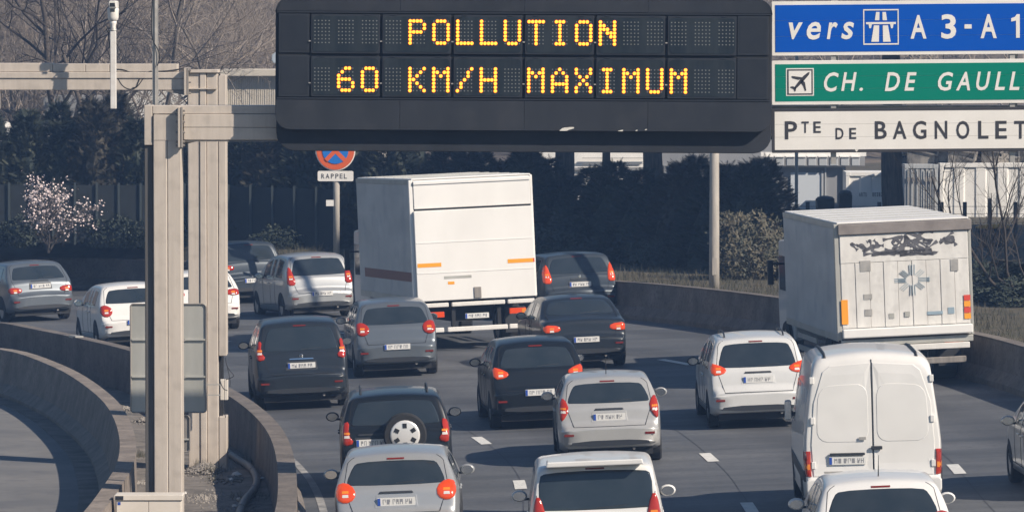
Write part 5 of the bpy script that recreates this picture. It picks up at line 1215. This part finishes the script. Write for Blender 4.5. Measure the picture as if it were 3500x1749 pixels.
# dark screened fence in front of the hedge
fe = empty('screen_fence', PV(620, 838), label='dark screened fence with slim posts before the hedge', cat='fence'); L0 = Vector(fe.location)
xs = [-120 + 75*k for k in range(18)]
for k, px_ in enumerate(xs):
    q = PV(px_, base_y(px_)); q.y += .15
    MB().box(q.x-L0.x-.03, q.x-L0.x+.03, q.y-L0.y-.03, q.y-L0.y+.03, 0, 1.72).build('post', M['fence'], fe)
    if k < len(xs)-1:
        q2 = PV(xs[k+1], base_y(xs[k+1])); q2.y += .15; a, b = q-L0, q2-L0; mm = MB()
        mm.add([(a.x+.035, a.y+.03, .05), (b.x-.035, b.y+.03, .05), (b.x-.035, b.y+.03, 1.66), (a.x+.035, a.y+.03, 1.66), (a.x+.035, a.y+.045, .05), (b.x-.035, b.y+.045, .05), (b.x-.035, b.y+.045, 1.66), (a.x+.035, a.y+.045, 1.66)], [(0,1,2,3),(7,6,5,4),(0,4,5,1),(1,5,6,2),(2,6,7,3),(3,7,4,0)])
        mm.build('screen_panel', M['fence_panel'], fe)

# ---------------------------------------------------------------- the yard: sheds, containers, fence, scrap
def ribbed(m, x0, x1, y, z0, z1, pitch, depth=.035):   # a ribbed sheet facing the camera
    n = max(1, int(round((x1-x0)/pitch))); w = (x1-x0)/n; v = []; f = []
    prof = []
    for k in range(n): prof += [(x0+w*k, 0), (x0+w*(k+.42), 0), (x0+w*(k+.5), -depth), (x0+w*(k+.92), -depth)]
    prof.append((x1, 0))
    for x, d in prof: v += [(x, y+d, z0), (x, y+d, z1)]
    for i in range(len(prof)-1): f.append((2*i, 2*i+2, 2*i+3, 2*i+1))
    return m.add(v, f)
def container(name, px0, px1, ytop, s, depth, lab, mt, rz=0, rib=.28, hgt=2.6):
    a, b = P(px0, ytop, s), P(px1, ytop, s); w = b.x-a.x; o = empty(name, ((a.x+b.x)/2, a.y, a.z-hgt), (0, 0, R(rz)), lab, 'container', 'containers in the yard')
    MB().box(-w/2+.05, w/2-.05, .05, depth, .1, hgt-.02).build('box', mt, o)
    m = MB(); ribbed(m, -w/2+.12, w/2-.12, .045, .16, hgt-.14, rib); m.build('ribbed_side', mt, o, recalc=False)
    for x0, x1, z0, z1 in ((-w/2, -w/2+.12, 0, hgt), (w/2-.12, w/2, 0, hgt), (-w/2+.121, w/2-.121, hgt-.13, hgt), (-w/2+.121, w/2-.121, 0, .15)): MB().box(x0, x1, -.01, .1, z0, z1).build('frame', mt, o, bevel=.01)
    for sx_ in (-1, 1):
        for z_ in (0, hgt-.12): MB().box(min(sx_*(w/2+.004), sx_*(w/2-.16)), max(sx_*(w/2+.004), sx_*(w/2-.16)), -.016, .14, z_-.004, z_+.124).build('corner_casting', mt, o, bevel=.01)
    return o
SC = 108.0
container('white_container', 3212, 3760, 558, SC, 6.0, 'bright white ribbed container behind the leafless shrub', M['container_white'], 0, .74, 3.1)
o = container('container_end', 3092, 3206, 562, SC, 5.5, 'grey white container door end beside the thick trunk', M['container_grey'], 0, .17, 3.0)
for px_ in (3105, 3122, 3140, 3165, 3180, 3195):
    x = (px_-3149)/SC; MB().tube([(x, -.05, .2), (x, -.05, 2.85)], .018, 6).build('lock_rod', M['galv'], o)
    MB().box(x-.04, x+.04, -.06, -.02, 2.45, 2.6).build('rod_bracket', M['steel_dark'], o)
o = container('lettered_container', 2891, 3075, 588, SC-2, 2.4, 'white lettered container left of the thick trunk', M['container_white'], 0, .9, 2.5)
ZT = 2.5
cxp = (2891+3075)/2
for ch, a, b in (('A',1080,1094),('R',1099,1112),('T',1116,1129),('U',1133,1146),('0',1193,1206),('0',1211,1224),('3',1230,1242),('1',1249,1255),('0',1262,1274)):
    xa, xb = (2500+a/2.475-cxp)/(SC-2), (2500+b/2.475-cxp)/(SC-2); letter(ch, xa, xb, ZT-(480+475/2.475-588)/(SC-2), ZT-(480+440/2.475-588)/(SC-2), -.022, M['sign_black'], o, .01)
MB().box(-.84, .84, -.011, .044, ZT-1.25, ZT-.65).build('letter_panel', M['container_white'], o)
# long grey site building with a row of boxes along its upper floor
def bpart(o, nm, mt, x0, x1, y0, y1, s, d0, d1, par=None, bv=0):
    a, b = P(x0, y1, s), P(x1, y0, s); L = Vector((o.matrix_world.translation)) if False else Vector(o.location)
    Y = P(2750, 700, s).y
    return MB().box(a.x-L.x, b.x-L.x, Y+d0-L.y, Y+d1-L.y, a.z-L.z, b.z-L.z).build(nm, mt, par or o, bevel=bv)
sB = 104.0
q = P(2700, 850, sB); ob = empty('site_building', (q.x, q.y+2, ZV), label='long grey site building with pale door and row of boxes above', cat='building')
bpart(ob, 'wall', M['wall_grey'], 2270, 2890, 568, 960, sB, 0, 6); bpart(ob, 'parapet', M['container_white'], 2600, 2960, 520, 534, sB, -.05, .2)
bpart(ob, 'upper_wall', M['wall_grey'], 2260, 2960, 470, 568, sB, .6, 6)
for k in range(9): bpart(ob, 'window_box', M['container_grey'], 2612+37*k, 2640+37*k, 537, 566, sB, -.3, .3, None, .02)
for k in range(9): bpart(ob, 'box_lid', M['container_white'], 2610+37*k, 2642+37*k, 533, 536.5, sB, -.34, .3)
bpart(ob, 'door', M['door_pale'], 2702, 2806, 590, 760, sB, -.06, .0); bpart(ob, 'door_frame', M['container_grey'], 2807, 2814, 584, 760, sB, -.1, .0)
for xx in (2460, 2560, 2640, 2818, 2880): bpart(ob, 'downpipe', M['container_grey'], xx, xx+5, 570, 900, sB, -.12, -.01)
for xx in (2290, 2330, 2390, 2420): bpart(ob, 'wall_panel', M['wall_grey'], xx, xx+26, 500, 800, sB, -.08, -.002)
bpart(ob, 'gutter', M['galv'], 2600, 2890, 568, 573, sB, -.15, .1)
q = P(2140, 850, sB); o2 = empty('pale_shed', (q.x, q.y+2, ZV), label='pale grey shed wall between tree trunks above the hedge', cat='building')
bpart(o2, 'wall', M['container_white'], 1840, 2215, 470, 900, sB, .4, 5); bpart(o2, 'cornice', M['wall_grey'], 1840, 2215, 574, 582, sB, .3, .39)
for yy in (540, 560): bpart(o2, 'rail', M['galv'], 1990, 2214, yy, yy+2, sB, .2, .3)
# cream shed beside the message sign
sS = 106.0
q = P(860, 700, sS); o3 = empty('cream_shed', (q.x, q.y, ZV), label='cream ribbed shed with flat roof edge behind the rear gantry leg', cat='building')
Y3 = P(860, 700, sS).y
def s3(nm, mt, x0, x1, y0, y1, d0, d1, bv=0):
    a, b = P(x0, y1, sS), P(x1, y0, sS); return MB().box(a.x-q.x, b.x-q.x, d0, d1, a.z-ZV, b.z-ZV).build(nm, mt, o3, bevel=bv)
s3('roof_edge', M['wall_cream'], 742, 1400, 240, 259, -.3, 5); s3('corner_post', M['wall_cream'], 757, 772, 259.5, 620, -.1, .3)
s3('wall', M['wall_cream'], 773, 1400, 260, 620, .05, 4.6)
for k in range(24):
    x0 = 775+25.5*k; mm = MB(); a, b = P(x0, 620, sS), P(x0+24.2, 264, sS); ribbed(mm, a.x-q.x, b.x-q.x, .045, a.z-ZV, b.z-ZV, .06, .018); mm.build('wall_panel', M['wall_cream'], o3, recalc=False)
s3('top_trim', M['container_white'], 773, 940, 260, 263, -.03, .04)
# dim grey hall behind the leafless trees on the left, and pale vans parked among them
sH = 100.0; q4 = P(330, 700, sH); o4 = empty('dim_hall', (q4.x, q4.y, ZV), label='dim blue grey hall seen through the leafless trees under the rear beam', cat='building')
def s4(nm, mt, x0, x1, y0, y1, d0, d1):
    a, b = P(x0, y1, sH), P(x1, y0, sH); return MB().box(a.x-q4.x, b.x-q4.x, d0, d1, a.z-ZV, b.z-ZV).build(nm, mt, o4)
s4('wall', M['wall_grey'], 150, 520, 330, 800, 0, 4); s4('end_wall', M['container_white'], 440, 640, 312, 800, -.4, -.01); s4('downpipe', M['container_grey'], 434, 439, 312, 800, -.5, -.38)
for k in range(5): s4('wall_panel', M['wall_grey'], 160+55*k, 208+55*k, 345, 640, -.03, -.001)
for px_, py_, lab in ((185, 497, 'white parked van glimpsed through twigs left of the gantry'), (40, 470, 'white trailer glimpsed behind the dark leafless tree')):
    c = P(px_, py_, 112); o = empty('parked_van', (c.x, c.y, ZV), (0, 0, R(80)), lab, 'van', 'vehicles parked among the trees')
    mb, bv_ = car_body([(y, z*1.35) for y, z in PROF['cvan'][0]], 1.9, 2.4, 1.4); mb.build('body', PAINT['white'], o, smooth=True)
    for side in ('left', 'right'): patch(bv_, side, [(.5, 1.6), (2.2, 1.6), (2.2, 2.1), (.5, 2.1)], .005, 1, 3).build('side_window', M['glass'], o)
    wheels(o, .95, (.8, 3.2), .34)
    o.location.z = max(ZV, c.z-1.9)
    if o.location.z > ZV + .1:
        o.location.z = ZV + (c.z-1.9-ZV); bb = MB().box(-1.4, 1.4, -.6, 4.6, ZV-o.location.z-.2, -.004).build('plinth', M['wall_grey'], o)
# yard fence posts with wires, bins, yellow skip and scrap
yf = empty('yard_fence', P(3300, 900, 128), label='dark wire fence on square posts along the yard edge', cat='fence'); yf.location.z = ZV; L1 = Vector(yf.location)
fp = [(2760, 690), (2880, 690), (3005, 690), (3218, 690), (3297, 690), (3382, 678), (3470, 690), (3560, 690)]
for px_, tp in fp:
    c = P(px_, tp, 128); MB().box(c.x-L1.x-.05, c.x-L1.x+.05, -.05, .05, -.1, c.z-ZV).build('post', M['fence'], yf)
for zz_ in (705, 730, 760, 800, 850):
    a, b = P(2700, zz_, 128), P(3600, zz_, 128); MB().tube([(a.x-L1.x, -.06, a.z-ZV), (b.x-L1.x, -.06, b.z-ZV)], .008, 4).build('wire', M['fence'], yf)
def bin_(px0, px1, y0, s, lab, mt, lid):
    a, b = P(px0, y0, s), P(px1, y0, s); o = empty('waste_bin', ((a.x+b.x)/2, a.y, ZV), label=lab, cat='bin', group='bins in the yard'); w = (b.x-a.x)/2; h = a.z-ZV
    MB().add([(-w*.8, -.3, 0), (w*.8, -.3, 0), (w*.8, .3, 0), (-w*.8, .3, 0), (-w, -.38, h-.1), (w, -.38, h-.1), (w, .38, h-.1), (-w, .38, h-.1)], [(3,2,1,0),(4,5,6,7),(0,1,5,4),(1,2,6,5),(2,3,7,6),(3,0,4,7)]).build('tub', mt, o)
    v = [(w*1.08*math.cos(R(a_)), .42*math.sin(R(a_)), h-.098) for a_ in range(0, 360, 20)]; 
    MB().lathe([(1.0, 0), (1.04, .03), (.8, .09), (.3, .12)], 20, Matrix.Translation((0, 0, h-.098)) @ Matrix.Diagonal((w*1.06, .42, 1, 1))).build('lid', lid, o, smooth=True)
bin_(2868, 2910, 652, 126, 'dark waste bin standing by the yard fence left of the lettered container', M['fence'], M['fence'])
bin_(3338, 3452, 768, 124, 'dark drum with bright yellow lid behind the leafless shrub', M['fence'], M['yellow'])
bin_(2790, 2850, 672, 126, 'low dark bin beside the pale door of the site building', M['fence'], M['fence'])
# scrap piled on the containers: crates, slabs and bent frames, each lying on the roof
rr = random.Random(31); zt_ = P(3212, 558, SC).z
for k in range(26):
    px_ = 3110 + 17*k; c = P(px_, 545, SC); w, h, d = rr.uniform(.18, .5), rr.uniform(.08, .26), rr.uniform(.2, .5); o = empty('scrap_crate', (c.x, c.y+1.2+rr.uniform(0, 1.2), zt_ + (.0 if k > 6 else -.04)), (0, 0, R(rr.uniform(-20, 20))), 'grey scrap frame piled on top of the containers', 'scrap', 'scrap piled on the containers')
    M4 = Matrix.Rotation(R(rr.uniform(-14, 14)), 4, 'Y'); mt = (M['scrap'], M['galv'], M['steel_dark'])[k % 3]; z0 = .12 + (.22 if k % 2 else 0)
    for x0, x1, za, zb_ in ((-w, w, z0, z0+.05), (-w, w, z0+h, z0+h+.05), (-w, -w+.05, z0+.051, z0+h-.001), (w-.05, w, z0+.051, z0+h-.001)): MB().box(x0, x1, -d, d, za, zb_, M4).build('bar', mt, o)
    MB().box(-w*.9, w*.9, -d*.8, d*.8, -.02, z0-.004).build('block', M['scrap'], o)
# thin pole by the site building
q = P(2722, 690, 118); o = empty('thin_pole', (q.x, q.y, ZV), label='thin grey pole before the pale door of the site building', cat='pole'); MB().tube([(0, 0, -.1), (0, 0, 5.2)], .05, 8).build('shaft', M['galv'], o); MB().lathe([(.06, 5.2), (.03, 5.26)], 8).build('cap', M['galv'], o)

# office-shaped block added out of frame on the right to shade verge and hedge
ox, oy = 21.0, 119.5; ofb = empty('added_shade_block', (ox+10, oy+12, ZV-.1), label='tall grey block with banded windows added out of view to shade the hedge', cat='building')
MB().box(-10, 10, -12, 12, 0, 22).build('wall', M['wall_grey'], ofb); MB().box(-10.2, 10.2, -12.2, 12.2, 22.004, 22.7).build('parapet', M['container_grey'], ofb)
for fl_ in range(6):
    for k in range(8): MB().box(-10.05, -10.004, -11.4+2.9*k, -9.1+2.9*k, 1.4+3.3*fl_, 3.1+3.3*fl_).build('window', M['glass'], ofb); 
    for k in range(6): MB().box(-9.2+3.1*k, -6.8+3.1*k, -12.05, -12.004, 1.4+3.3*fl_, 3.1+3.3*fl_).build('window', M['glass'], ofb)

# ---------------------------------------------------------------- haze
hz = MB().box(-640, 640, -140, 940, -1.7, 42).build('haze', None)
hz.data.materials.clear(); hm = bpy.data.materials.new('haze'); hm.use_nodes = True; nt = hm.node_tree; nt.nodes.remove(nt.nodes['Principled BSDF'])
pv = nt.nodes.new('ShaderNodeVolumePrincipled'); pv.inputs['Color'].default_value = (.32, .55, 1.0, 1); pv.inputs['Density'].default_value = HAZE
pv.inputs['Anisotropy'].default_value = 0.2
nt.links.new(pv.outputs[0], nt.nodes['Material Output'].inputs['Volume']); hz.data.materials.append(hm); tag(hz, 'pale blue haze filling the air over the road', kind='stuff')
